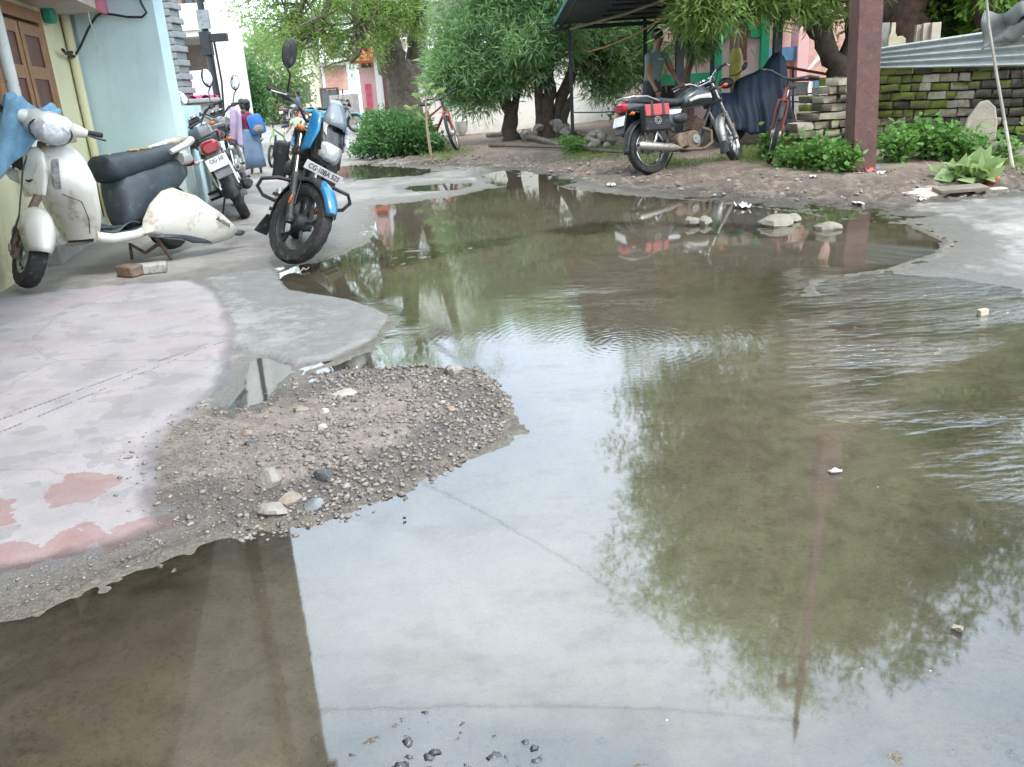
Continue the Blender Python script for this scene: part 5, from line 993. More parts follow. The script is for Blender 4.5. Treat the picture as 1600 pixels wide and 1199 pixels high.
# front mudguard (turns with the fork), apron, leg shield
fender(SC, Ms, FA, .315, R(20), R(168), .22, cream, 'front_fender', valance=.15)
def ushape(z, xf, hwid, depth, thick, n=15):
    a = []; 
    for q in np.linspace(-1, 1, n): a.append(Vector((xf - depth * abs(q) ** 2.2, hwid * q, z)))
    for q in np.linspace(1, -1, n): a.append(Vector((xf - depth * abs(q) ** 2.2 - thick, hwid * q * .94, z)))
    return a
MB(M).loft([ushape(.26, .94, .14, .03, .05), ushape(.36, .955, .19, .05, .05), ushape(.46, .985, .225, .075, .05), ushape(.55, 1.02, .235, .10, .06), ushape(.63, 1.10, .225, .16, .10), ushape(.71, 1.13, .20, .17, .12), ushape(.80, 1.11, .165, .15, .12), ushape(.87, 1.06, .125, .10, .10), ushape(.90, 1.02, .08, .06, .06)]).build('front_apron', cream, SC, ang=50)
MB(M).panel([(1.0, .0)] * 0 + [(-.12, .60), (-.03, .74), (.05, .83), (.12, .74), (.14, .62), (.06, .57)], 0, .012, .01) if False else None
shield = MB(M @ Matrix.Translation((1.135, 0, .74)) @ Matrix.Rotation(R(-14), 4, 'Y') @ Matrix.Rotation(R(90), 4, 'Z'))
shield.panel([(-.085, -.15), (.085, -.15), (.125, -.02), (.10, .12), (.05, .165), (-.05, .165), (-.10, .12), (-.125, -.02)], 0, -.03, .012).build('front_panel', cream, SC)
MB(M).tube([(1.178, .03, .70), (1.182, .0, .692), (1.178, -.03, .70)], [.004, .009, .004], 6).build('emblem', blackm, SC)
for s in (-1, 1):
    il = MB(M @ Matrix.Translation((1.075, s * .155, .70)) @ Matrix.Rotation(R(90 - s * 42), 4, 'Z') @ Matrix.Rotation(R(-8), 4, 'X')); il.panel([(-.13 * s, -.075), (-.04 * s, -.085), (.08 * s, .01), (.13 * s, .11), (.05 * s, .085), (-.06 * s, .005)], -.028, -.022, .03).build('front_indicator', lens, SC)
MB(M).loft([ushape(.30, .90, .15, .03, .02), ushape(.5, .92, .21, .05, .03), ushape(.7, .97, .19, .08, .03), ushape(.85, .985, .12, .06, .03)]).build('leg_shield', slate, SC, ang=50)
MB(M).tube([(1.085, .145, .585), (1.0, .205, .52), (.965, .19, .40), (.952, .15, .30)], .0035, 5).build('panel_seam', blackm, SC)
MB(M).tube([(1.165, .085, .60), (1.15, .11, .72), (1.10, .09, .84)], .003, 5).build('panel_seam', blackm, SC)
MB(Ms).tube([hd + Vector((.03, -.06, .05)), hd + Vector((.10, -.10, -.18)), FA + Vector((.03, -.12, .25)), FA + Vector((.02, -.13, .03))], .006, 6).build('brake_cable', cable_m, SC)
for k in range(5): MB(M).box((.80 - k * .07, 0, .292), (.012, .28, .006)).build('floor_rib', blackm, SC)
# headset
hc = hd + Vector((.02, 0, .10)); Mh = Ms @ Matrix.Translation(hc)
HS_ = body_loft(Mh, [((-.08, 0, .03), .12, .05, 2.4), ((-.02, 0, .04), .17, .075, 2.5), ((.06, 0, .03), .155, .095, 2.5), ((.12, 0, .01), .12, .09, 2.3), ((.16, 0, -.01), .08, .06, 2.2), ((.175, 0, -.02), .04, .03, 2)]).build('handlebar_cover', cream, SC)
MB(Mh).tube([Vector((.118, .128 * math.cos(q), .004 + .078 * math.sin(q))) for q in np.linspace(0, 2 * math.pi, 25)], .007, 6, False).build('lamp_trim', blackm, HS_)
body_loft(Mh, [((.085, 0, .005), .142, .072, 2.6), ((.14, 0, -.0), .112, .068, 2.5), ((.175, 0, -.01), .082, .055, 2.3), ((.195, 0, -.02), .03, .02, 2)]).build('headlamp_lens', lens, HS_)
for s in (-1, 1):
    body_loft(Mh @ Matrix.Rotation(s * R(82), 4, 'Z'), [((.10, 0, .04), .07, .055, 2.4), ((.18, 0, .045), .05, .042, 2.3), ((.24, 0, .045), .028, .026, 2)]).build('bar_shroud', cream, HS_)
    MB(Mh).cyl((-.03, s * .22, .045), (-.06, s * .36, .055), .018, 10).build('grip', rubber, HS_); MB(Mh).tube([(.02, s * .22, .04), (.03, s * .30, .035), (.01, s * .37, .035)], .007, 6).build('lever', blackm, HS_)
# floorboard, body and seat
MB(M).prism([(.90, .24), (.90, .30), (.60, .265), (.38, .27), (.38, .20), (.60, .20)], -.17, .17).build('floorboard', slate, SC, bevel=.012)
for s in (-1, 1): MB(M).tube([(.91, s * .15, .27), (.80, s * .19, .235), (.58, s * .20, .225), (.36, s * .20, .26), (.22, s * .19, .30)], [.04, .036, .034, .034, .02], 10).build('floor_side', cream, SC)
matt = MB(M).grid(lambda u, v: Vector((.50 + .36 * u, -.19 + .38 * v, .285 + .012 * math.sin(u * 7) + .05 * max(0, v - .75) * (1 + math.sin(u * 6)) + .055 * max(0, .25 - v) * 2)), 14, 14).build('floor_mat', slate, SC, solid=.006)
body_loft(M @ Matrix.Translation((0, 0, 0)), [((.52, 0, .44), .07, .16, 2.6), ((.505, 0, .45), .11, .19, 2.8), ((.46, 0, .47), .148, .225, 3), ((.30, 0, .51), .165, .21, 3), ((.10, 0, .56), .15, .17, 3), ((-.15, 0, .60), .11, .11, 2.6), ((-.25, 0, .62), .08, .08, 2.4)]).build('under_seat_body', slate, SC)
body_loft(M, [((.575, 0, .71), .06, .05, 2.4), ((.56, 0, .705), .115, .085, 2.8), ((.52, 0, .70), .145, .10, 3), ((.40, 0, .705), .16, .095, 3), ((.20, 0, .72), .165, .085, 3), ((.02, 0, .74), .145, .075, 3), ((-.16, 0, .765), .11, .055, 2.8), ((-.24, 0, .765), .06, .035, 2.4)]).build('seat', slate2, SC)
fo = MB(M)
for k in range(16):
    fo.ell((random.uniform(.08, .30), random.uniform(-.03, .09), .803 + random.uniform(-.004, .006)), (random.uniform(.012, .03), random.uniform(.012, .03), .010), 7, 5)
for k in range(4): fo.ell((.50 + random.uniform(-.03, .03), random.uniform(-.04, .05), .792), (.02, .025, .01), 7, 5)
fo.build('exposed_foam', foam, SC)
MB(M).tube([(-.02, .15, .76), (-.18, .17, .80), (-.32, .12, .83), (-.37, 0, .84), (-.32, -.12, .83), (-.18, -.17, .80), (-.02, -.15, .76)], [.02, .028, .03, .03, .03, .028, .02], 10).build('grab_rail', cream, SC)
body_loft(M, [((-.18, 0, .70), .13, .06, 2.8), ((-.30, 0, .70), .11, .06, 2.6), ((-.36, 0, .685), .07, .04, 2.2)]).build('tail_cowl', cream, SC); body_loft(M, [((-.34, 0, .66), .09, .03, 2.6), ((-.385, 0, .65), .06, .02, 2.2)]).build('tail_light', redlens, SC)
fender(SC, M, (.02, 0, .24), .30, R(50), R(180), .15, blackm, 'rear_fender', valance=.03)
MB(M).lathe([(0, -.14), (.09, -.14), (.11, -.11), (.11, -.05), (0, -.05)], (.06, 0, .25), 'y', 20).box((.22, -.09, .25), (.34, .09, .13)).build('engine_casing', blackm, SC, bevel=.015)
# right side cowl in place, left one hanging loose and swung outwards
pan = [(.40, .36), (.36, .44), (.28, .52), (.16, .585), (.06, .60), (-.02, .575), (-.14, .545), (-.22, .50), (-.36, .43), (-.48, .345), (-.50, .30), (-.42, .27), (-.20, .25), (.06, .30), (.26, .33)]
pan = [(a * .88, .25 + (b - .25) * 1.3) for a, b in pan]
MB(M).panel([(a * .9 - .02, b + .03) for a, b in pan], -.15, -.05, .01).build('side_cowl', cream, SC)
Ml = M @ Matrix.Translation((.56, .20, .19)) @ Matrix.Rotation(R(-20), 4, 'Z') @ Matrix.Rotation(R(-4), 4, 'Y') @ Matrix.Translation((-.36, 0, -.36))
LC = MB(Ml).panel(pan, .02, .075, .012, .78).build('loose_side_cowl', cream, SC); LC['label'] = 'loose dented white side panel hanging outwards'
MB(Ml).panel([(.32, .37), (.10, .39), (.0, .385), (-.12, .32), (-.18, .265), (-.02, .285), (.06, .325), (.22, .355)], .062, .018, .02).build('cowl_inset', slate, LC)
MB(Ml).ell((-.44, .04, .315), (.05, .02, .025), 10, 6).build('cowl_tip', slate, LC)
text('Activa', .052, mat('grey_script', (.06, .06, .065), .5), LC, Ml @ face_M((-.28, .092, .42), (-1, -.12, -.62), (-.12, 1, .12)))
MB(M).tube([(.34, .10, .22), (.31, .15, .10), (.28, .20, -.03)], .016, 8).tube([(.31, .15, .12), (.33, .0, .05), (.31, -.15, .12), (.29, -.19, -.03)], .014, 8).build('centre_stand', rustm, SC)
# things on and under the scooter
jean = mat('blue_denim', (.17, .33, .46), .9, var=.3, scale=9, bump=.5, bscale=60)
hw_ = (Matrix.Translation(SC.location) @ Matrix.Rotation(hs, 4, 'Z') @ Mh)
def drape(u, v):
    a = (u - .5) * 3.6; x = .06 * math.sin(a) * 1.2; r_ = .075 + .03 * math.sin(v * 7 + u * 3); y = -.27 + v * .33
    z = .125 + .025 * math.sin(v * 9) - (max(0, abs(u - .5) - .15) * (1.0 if u < .5 else 1.5)) * (.65 + .35 * math.sin(v * 5 + 1)) + .02 * math.sin(u * 15 + v * 17)
    return hw_ @ Vector((x + .03 * math.sin(v * 12), y, z))
dl_ = drape(.5, .5); o = MB(Matrix.Translation(-dl_)).grid(drape, 30, 24).build('denim_cloth', jean, solid=.012, subsurf=1); o.location = dl_; tag(o, 'faded blue denim cloth draped over the scooter handlebar', 'cloth')
gw = Matrix.Translation(SC.location) @ Matrix.Rotation(hs, 4, 'Z') @ M
def glove(u, v): return gw @ Vector((1.04 + .13 * u, -.035 - .085 * v + .012 * math.sin(u * 6), .935 - .01 * math.sin(v * 6) - (u ** 1.8) * .17 + .012 * math.cos(u * 14) + .012 * math.sin(v * 3)))
gl0 = glove(.5, .5); o = MB(Matrix.Translation(-gl0)).grid(glove, 12, 8).build('glove', mat('black_wool', (.013, .013, .015), .95, bump=.7, bscale=90), solid=.018, subsurf=1); o.location = gl0; tag(o, 'black knitted glove lying on the scooter front', 'glove')
for (px, py, s, rz, lb) in ((232, 428, (.26, .12, .07), .3, 'grey brick wedged beside the scooter stand'), (205, 432, (.17, .11, .08), -.5, 'dark broken brick propping the scooter stand')):
    o = MB().box((0, 0, s[2] / 2), s).build('brick', concrete if px > 220 else rustm, bevel=.014); o.location = on(px, py); o.rotation_euler = (0, 0, rz); tag(o, lb, 'brick')
# ------------------------------------------------------------------ bicycles
def bicycle(name, label, loc, heading, lean, steer, fm, fm2, Rw=.33, sc=1.0, wh='dull', mud=None, cat='bicycle'):
    T = thing(name, label, cat, loc, heading); M = Matrix.Rotation(-lean, 4, 'X') @ Matrix.Scale(sc, 4); W = 1.05
    hd = Vector((W - .17, 0, .82)); ax = Vector((-.31, 0, .95)); Ms = M @ Matrix.Translation(hd) @ Matrix.Rotation(steer, 4, ax) @ Matrix.Translation(-hd)
    FA = Vector((W, 0, Rw)); RA = Vector((0, 0, Rw)); wheel(T, M, RA, Rw, .05, wh); wheel(T, Ms, FA, Rw, .05, wh)
    bb = Vector((.43, 0, .30)); st = Vector((.30, 0, .72))
    MB(M).tube([bb, hd + Vector((.04, 0, -.1))], .024, 8).build('down_tube', fm, T); MB(M).tube([st + Vector((.02, 0, -.10)), hd], .02, 8).tube([bb, st], .018, 8).build('top_tube', fm, T)
    MB(M).tube([RA + Vector((0, .055, 0)), bb], .012, 7).tube([RA + Vector((0, -.055, 0)), bb], .012, 7).tube([RA + Vector((0, .055, 0)), st + Vector((.03, .0, -.12))], .010, 7).tube([RA + Vector((0, -.055, 0)), st + Vector((.03, 0, -.12))], .010, 7).build('rear_stay', fm2, T)
    MB(M).cyl(hd + Vector((.045, 0, -.14)), hd + Vector((-.015, 0, .04)), .024, 10).build('head_tube', fm2, T)
    for s in (-1, 1): MB(Ms).tube([FA + Vector((0, s * .055, 0)), FA + Vector((-.09, s * .055, .30)), FA + Vector((-.11, s * .05, .37)), hd + Vector((.05, 0, -.12))], [.013, .017, .017, .016], 8).build('fork_leg', fm, T)
    hb_ = hd + Vector((-.0, 0, .12)); HB = MB(Ms).tube([hd, hb_], .016, 8).tube([hb_ + Vector(p) for p in ((-.06, .31, .05), (-.02, .2, .05), (.05, .05, 0), (.05, -.05, 0), (-.02, -.2, .05), (-.06, -.31, .05))], .012, 8).build('handlebar', blackm, T)
    for s in (-1, 1): MB(Ms).cyl(hb_ + Vector((-.065, s * .32, .05)), hb_ + Vector((-.025, s * .21, .05)), .017, 8).build('grip', rubber, HB)
    MB(M).tube([st, st + Vector((-.03, 0, .1))], .013, 8).build('seat_post', chrome, T); body_loft(M, [((.40, 0, .835), .02, .02), ((.30, 0, .84), .04, .03), ((.20, 0, .845), .085, .035), ((.13, 0, .85), .08, .03)]).build('saddle', seatm, T)
    MB(M).lathe([(0, -.05), (.09, -.05), (.09, -.042), (.0, -.042)], bb, 'y', 20).build('chainring', steel_d, T)
    for s, k in ((-1, 1), (1, -1)): MB(M).tube([bb + Vector((0, s * .06, 0)), bb + Vector((.06 * k, s * .08, -.16 * k))], .011, 7).box(bb + Vector((.06 * k, s * .13, -.16 * k)), (.09, .09, .02)).build('pedal', blackm, T)
    if mud: fender(T, M, RA, Rw + .03, R(20), R(200), .06, mud, 'rear_fender', valance=.01); fender(T, Ms, FA, Rw + .03, R(30), R(190), .06, mud, 'front_fender', valance=.01)
    return T
redf = mat('red_frame', (.45, .045, .035), .35, var=.15, coat=.4); rustf = mat('rusty_frame', (.16, .03, .025), .6, var=.4, dirt=.3, dirtc=(.12, .06, .04)); greenf = mat('lime_frame', (.22, .36, .12), .5)
a = on(666, 234); b = on(750, 236); bicycle('bicycle', 'red mountain bicycle standing beside the hedge bush', (a.x, a.y, a.z), math.atan2(b.y - a.y - .1, b.x - a.x), R(-5), R(-42), redf, blackm)
a = on(1203, 252); hh = math.atan2(-.93, -.36); bicycle('bicycle', 'old rusty dark bicycle leaning against the brick stack', (a.x + .36 * 1.0, a.y + .95, a.z), hh, R(10), R(4), rustf, rustf, mud=blackm)
a = on(436, 262); bicycle('bicycle', 'small lime green child bicycle held by the boy', (a.x + .02, a.y + .9, .02), R(-100), R(4), R(8), greenf, greenf, Rw=.25, sc=.8)

# ------------------------------------------------------------------ people
skin_m = mat('brown_skin', (.22, .115, .07), .55, var=.12); hair_m = mat('black_hair', (.010, .009, .010), .5, var=.3, scale=40, bump=.5, bscale=90)
def figure(T, J, E, mats, name='body', hands=()):
    """J: name -> (pos, radius, material index); one continuous skinned surface"""
    names = list(J); me = bpy.data.meshes.new(name); me.from_pydata([J[n][0] for n in names], [(names.index(a), names.index(b)) for a, b in E], [])
    o = bpy.data.objects.new(name, me); col.objects.link(o); md = o.modifiers.new('skin', 'SKIN'); md.use_smooth_shade = True
    for i, n in enumerate(names):
        r_ = J[n][1]; r_ = r_ if isinstance(r_, tuple) else (r_, r_); me.skin_vertices[0].data[i].radius = r_; me.skin_vertices[0].data[i].use_root = n == 'pelvis'
    sb = o.modifiers.new('sub', 'SUBSURF'); sb.levels = 2; sb.render_levels = 2
    dg = bpy.context.evaluated_depsgraph_get(); m2 = bpy.data.meshes.new_from_object(o.evaluated_get(dg)); bpy.data.objects.remove(o)
    vs_ = [v.co.copy() for v in m2.vertices]; fs = [tuple(p.vertices) for p in m2.polygons]; segs = [(Vector(J[a][0]), Vector(J[b][0]), J[a][2], J[b][2]) for a, b in E]; mi = []
    for f in fs:
        c = sum((vs_[i] for i in f), Vector()) / len(f); best = 1e9; k = 0
        for a, b, ma, mb_ in segs:
            d = b - a; t_ = max(0, min(1, (c - a).dot(d) / d.length_squared)); q = (c - a - d * t_).length
            if q < best: best = q; k = ma if t_ < .5 else mb_
        mi.append(k)
    mb = MB(); mb.v = [tuple(v) for v in vs_]; mb.f = fs; mb.mi = mi
    for w, d, side, s_ in hands:
        w = Vector(w); d = Vector(d).normalized(); u = d.cross(Vector((0, 0, 1))).normalized() if abs(d.z) < .9 else Vector((0, 1, 0)); n_ = u.cross(d)
        for k, L in enumerate((.055, .065, .07, .062)):
            p = w + u * (k - 1.5) * .017 * s_ + d * .02; mb.tube([p, p + d * L * .6 * s_, p + d * L * s_ - n_ * .015 * side], [.0085 * s_, .008 * s_, .006 * s_], 6)
            mb.mi[-8:] = [0] * 8
        p = w - u * .03 * s_; mb.tube([p, p - u * .02 * s_ + d * .02, p - u * .022 * s_ + d * .05 * s_], [.010 * s_, .009 * s_, .007 * s_], 6)
    o2 = mb.build(name, mats, T, ang=80); return o2
def std(H, sh=.5, arms=None, leanf=0.0):
    """standing skeleton, facing +x"""
    k = H / 1.65; P = lambda x, y, z: (x * k, y * k, z * k); l = leanf
    J = dict(pelvis=(P(0, 0, .88), (.125 * k, .10 * k), 1), waist=(P(.06 * l, 0, 1.02), (.12 * k, .09 * k), 2), chest=(P(.3 * l, 0, 1.20), (.145 * k, .10 * k), 2), neckb=(P(.45 * l, 0, 1.36), (.075 * k, .065 * k), 2), neck=(P(.5 * l, 0, 1.41), .048 * k, 0), jaw=(P(.55 * l + .012, 0, 1.47), (.062 * k, .068 * k), 0), skull=(P(.58 * l, 0, 1.56), (.075 * k, .088 * k), 0), crown=(P(.6 * l, 0, 1.625), (.05 * k, .055 * k), 0), nose=(P(.56 * l + .088, 0, 1.515), .014 * k, 0))
    E = [('pelvis', 'waist'), ('waist', 'chest'), ('chest', 'neckb'), ('neckb', 'neck'), ('neck', 'jaw'), ('jaw', 'skull'), ('skull', 'crown'), ('skull', 'nose')]
    for s, n in ((1, 'l'), (-1, 'r')):
        J['hip' + n] = (P(0, s * .09, .82), .088 * k, 1); J['knee' + n] = (P(.02, s * .10, .46), .058 * k, 1); J['ank' + n] = (P(-.01, s * .10, .08), .038 * k, 0); J['toe' + n] = (P(.13, s * .11, .03), (.035 * k, .025 * k), 0)
        E += [('pelvis', 'hip' + n), ('hip' + n, 'knee' + n), ('knee' + n, 'ank' + n), ('ank' + n, 'toe' + n)]
        a = (arms or {}).get(n, ((.0, .21, 1.06), (.06, .22, .82))); J['sho' + n] = (P(.42 * l, s * .165, 1.31), .058 * k, 2)
        J['elb' + n] = (P(a[0][0], s * a[0][1], a[0][2]), .042 * k, 2 if sh < .7 else 0); J['wri' + n] = (P(a[1][0], s * a[1][1], a[1][2]), .028 * k, 0); hd_ = (Vector(a[1]) - Vector(a[0])).normalized() * .07
        J['han' + n] = (P(a[1][0] + hd_.x, s * (a[1][1] + hd_.y * .5), a[1][2] + hd_.z), (.034 * k, .020 * k), 0); E += [('chest', 'sho' + n), ('sho' + n, 'elb' + n), ('elb' + n, 'wri' + n), ('wri' + n, 'han' + n)]
    return J, E, k
def hands_of(J, k): return [(J['han' + n][0], Vector(J['han' + n][0]) - Vector(J['wri' + n][0]), 1, k) for n in 'lr']
def hair(T, J, k, bun=False, longer=0.0):
    c = Vector(J['skull'][0]); mb = MB(); mb.ell(c + Vector((-.022, 0, .022)) * k, (.098 * k, .088 * k, .095 * k), 16, 12); 
    if longer: mb.ell(c + Vector((-.055, 0, -.04)) * k, (.06 * k, .075 * k, .09 * k), 12, 8)
    if bun: mb.ell(c + Vector((-.11, 0, .03)) * k, (.055 * k, .055 * k, .05 * k), 12, 8)
    return mb.build('hair', hair_m, T)
def face(T, J, k):
    c = Vector(J['skull'][0])
    for s in (-1, 1): MB().ell(c + Vector((.079, s * .03, -.035)) * k, (.008 * k, .013 * k, .007 * k), 8, 6).build('eye', ink, T); MB().ell(c + Vector((-.005, s * .078, -.045)) * k, (.018 * k, .01 * k, .028 * k), 8, 6).build('ear', skin_m, T)
    MB().ell(c + Vector((.078, 0, -.092)) * k, (.006 * k, .022 * k, .006 * k), 8, 6).build('mouth', mat('lips', (.22, .07, .055), .5), T)
# girl with backpack, walking away
gl_ = g(402, 274); maroon = mat('maroon_cloth', (.20, .015, .06), .85, var=.25, scale=8); skirtm = mat('blue_grey_skirt', (.13, .20, .29), .9, var=.25, scale=7)
T = thing('person', 'person in maroon top and long blue grey skirt walking with a backpack', 'person', (gl_.x, gl_.y, .015), math.atan2(.95, -.35)); J, E, k = std(1.16, arms={'l': ((.02, .23, 1.07), (.14, .2, .95)), 'r': ((.02, .23, 1.07), (.10, .22, .86))})
figure(T, J, E, [skin_m, skirtm, maroon], hands=hands_of(J, k)); hair(T, J, k, bun=True, longer=1); face(T, J, k)
MB().loft([[Vector((r_ * math.cos(q) * (1 + .06 * math.sin(q * 7)), r_ * 1.15 * math.sin(q) * (1 + .06 * math.sin(q * 7 + 1)), z)) * k for q in np.linspace(0, 2 * math.pi, 29)[:-1]] for z, r_ in ((1.02, .125), (.95, .14), (.75, .165), (.45, .18), (.16, .20))], False).build('skirt', skirtm, T, solid=.008)
bluebag = mat('blue_nylon', (.01, .13, .42), .6, var=.2)
bd = T.matrix_basis.copy(); bpk = thing('backpack', 'bright blue school backpack worn by the person in maroon', 'backpack', (0, 0, 0)); bpk.matrix_basis = Matrix.Translation((gl_.x, gl_.y, .015)) @ Matrix.Rotation(math.atan2(.95, -.35), 4, 'Z') @ Matrix.Translation((-.155 * k, -.10, 1.10 * k)) @ Matrix.Rotation(R(-12), 4, 'X')
body_loft(Matrix.Rotation(R(90), 4, 'Y'), [((-.17, 0, 0), .08, .05, 2.6), ((-.13, 0, 0), .115, .075, 3), ((.08, 0, -.01), .125, .085, 3), ((.13, 0, -.01), .115, .075, 3), ((.145, 0, 0), .09, .05, 2.6)]).build('bag_body', bluebag, bpk)
MB().ell((-.085, 0, -.06), (.03, .09, .065), 12, 8).build('front_pocket', mat('print_pocket', (.22, .20, .16), .7, var=.6, scale=22), bpk)
for s in (-1, 1): MB().tube([(.04, s * .07, .14), (.11, s * .08, .16), (.17, s * .085, .12), (.17, s * .09, -.02), (.06, s * .09, -.12)], .012, 6, flat=.4).build('strap', bluebag, bpk)
# companion half hidden behind
c_ = g(383, 270); T = thing('person', 'person with dark hair and dark dress walking ahead of the maroon top', 'person', (c_.x - .1, c_.y + .8, .015), math.atan2(.95, -.35)); J, E, k = std(1.18); figure(T, J, E, [skin_m, mat('dark_dress', (.03, .02, .035), .9), mat('dark_dress', (.03, .02, .035), .9)]); hair(T, J, k, longer=1)
# boy at the small bicycle, facing the camera
b_ = g(455, 264); T = thing('person', 'small child in pale green shirt holding the little green bicycle', 'person', (b_.x + .03, b_.y + .85, .015), R(-95)); J, E, k = std(.98, sh=.8, arms={'l': ((.06, .23, 1.10), (.26, .2, 1.0)), 'r': ((.06, .23, 1.10), (.28, .24, 1.02))})
figure(T, J, E, [skin_m, mat('grey_shorts', (.12, .12, .13), .9), mat('pale_green_shirt', (.42, .50, .33), .9)], hands=hands_of(J, k)); hair(T, J, k); face(T, J, k)
# man under the shed
mx_ = at(1018, 150, 13.0); T = thing('person', 'man in grey green T-shirt leaning over the motorcycle under the shed', 'person', (mx_.x, mx_.y, .19), R(-62)); J, E, k = std(1.58, sh=.8, arms={'l': ((.22, .22, 1.06), (.42, .18, .90)), 'r': ((.20, .22, 1.04), (.36, .22, .84))}, leanf=.28)
figure(T, J, E, [skin_m, mat('dark_trousers', (.04, .045, .055), .9), mat('grey_green_shirt', (.13, .19, .165), .9, var=.2)], hands=hands_of(J, k)); hair(T, J, k); face(T, J, k)
MB().box((.3 * .28 * k + .138 * k + .004, 0, 1.24 * k), (.004, .1 * k, .02 * k)).build('chest_print', mat('pale_print', (.35, .4, .38), .8), T)
# farther bystander by the pale motorcycles
f_ = on(472, 205); T = thing('person', 'distant person in blue and pink clothes standing in the lane', 'person', (f_.x, f_.y, .02), R(200)); J, E, k = std(1.45); figure(T, J, E, [skin_m, mat('pink_skirt', (.5, .3, .3), .9), mat('blue_top', (.08, .12, .25), .9)]); hair(T, J, k, longer=1)

# ------------------------------------------------------------------ covered vehicle, railing, palm, thin tree
Yt = 12.3; prof = [(1108, 172), (1113, 150), (1128, 146), (1148, 145), (1152, 128), (1160, 122), (1180, 114), (1196, 106), (1205, 92), (1214, 82), (1222, 92), (1226, 130), (1231, 165)]
tp = [at(x, y, Yt) for x, y in prof]; xs_ = [p.x for p in tp]; zs_ = [p.z for p in tp]; x0, x1 = xs_[0], xs_[-1]; tarp = mat('navy_tarpaulin', (.012, .022, .045), .6, var=.3, scale=5, bump=.35, bscale=25)
T = thing('covered_motorcycle', 'vehicle under a dark navy tarpaulin cover beneath the shed', 'motorcycle', (x0, Yt, 0))
def cover(u, v):
    x = x0 + (x1 - x0) * u; zt = np.interp(x, xs_, zs_); zb_ = .38 + .05 * math.sin(u * 9) - .05 * u; a = (v - .5) * 2; w = .40 - .10 * abs(u - .5)
    s_ = math.copysign(abs(a) ** .55, a); y = s_ * w * (.35 + .65 * min(1, abs(a) * 1.8)); z = zt - (zt - zb_) * max(0, (abs(a) - .22) / .78) ** 1.15
    fold = .035 * math.sin(u * 34 + a * 2) * max(0, abs(a) - .25) + .02 * math.sin(u * 57 + 3 * a) * abs(a)
    return Vector((x - x0 + .015 * math.sin(v * 20), y + fold * (1 if a > 0 else -1), z + .012 * math.sin(u * 40) * abs(a)))
MB().grid(cover, 70, 40).build('cover', tarp, T, solid=.006)
for x in (.28, x1 - x0 - .15): wheel(T, Matrix(), (x, 0, .43), .27, .09, 'alloy')
MB().bx(.3, x1 - x0 - .2, -.1, .1, .35, .5).build('frame', blackm, T)
hb2 = MB().tube([lo_ - Vector((x0, Yt, 0)) for lo_ in (at(1112, 147, Yt), at(1122, 146, Yt), at(1134, 150, Yt), at(1142, 146, Yt), at(1150, 150, Yt))], .014, 7).build('handlebar', blackm, T)
mv = [lo_ - Vector((x0, Yt, 0)) for lo_ in (at(1138, 130, Yt), at(1140, 119, Yt), at(1152, 117, Yt), at(1160, 110, Yt))]
MB().tube(mv, .009, 6).ell(mv[-1] + Vector((.03, 0, .05)), (.035, .02, .06), 12, 8, Matrix.Rotation(.5, 3, 'Y')).ell(mv[0] + Vector((-.03, 0, -.0)), (.11, .08, .075), 12, 8).build('mirror', blackm, T)
T = thing('metal_railing', 'dark metal railing with rusty beams behind the tarpaulin', 'railing', (at(1222, 130, 13).x, 13, 0)); rl_ = lambda x, y, Y=13: at(x, y, Y) - Vector((at(1222, 130, 13).x, 13, 0))
for (a, b) in (((1222, 104), (1325, 122)), ((1222, 126), (1335, 122)), ((1222, 151), (1300, 143)), ((1225, 158), (1295, 163))): MB().tube([rl_(*a), rl_(*b)], .022 if b[1] < 130 else .012, 6).build('rail', rustf if b[1] < 130 else steel_d, T)
for px in (1239, 1300): MB().tube([rl_(px, 104), rl_(px, 200)], .016, 6).build('post', steel_d, T)
MB().prism([(rl_(1222, 152).x, rl_(1222, 152).z), (rl_(1258, 148).x, rl_(1258, 148).z), (rl_(1264, 128).x, rl_(1264, 128).z), (rl_(1224, 128).x, rl_(1224, 128).z)], -.01, .01).build('sheet_panel', concrete, T)
pl = at(1148, 150, 16.6); T = thing('palm', 'slender palm with yellow sheath in front of the pink wall', 'palm', (pl.x, pl.y, .1)); zz = lambda y: at(1150, y, 16.6).z - .1; xx = lambda x: at(x, 90, 16.6).x - pl.x
MB().tube([(0, 0, -.15), (0, 0, zz(132))], [.10, .09], 10).build('trunk', mat('palm_trunk', (.30, .14, .06), .85), T); MB().tube([(0, 0, zz(134)), (0, 0, zz(118)), (.0, 0, zz(90)), (.0, 0, zz(76))], [.10, .12, .13, .08], 12).build('sheath', mat('yellow_sheath', (.42, .36, .09), .7, var=.3), T)
MB().tube([(0, 0, zz(78)), (.0, 0, zz(50)), (-.02, 0, zz(0))], [.06, .05, .04], 8).build('stem', mat('grey_stem', (.25, .22, .17), .85), T)
for k in range(9):
    a = k * .7; d = Vector((math.cos(a), math.sin(a), 0)); pts = [Vector((-.02, 0, zz(0))) + d * (1.5 * u) + Vector((0, 0, .9 * u - 1.5 * u * u)) for u in np.linspace(0, 1, 9)]
    fb = []; fd = []
    for i in range(1, 9):
        for s in (-1, 1):
            for j in range(3): fb.append(tuple(pts[i - 1].lerp(pts[i], j / 3))); fd.append(tuple((Vector((-d.y, d.x, 0)) * s + d * .6 - Vector((0, 0, .35))).normalized()))
    leaves('frond', np.array(fb), np.array(fd), .42, .035, lf_weed, T)
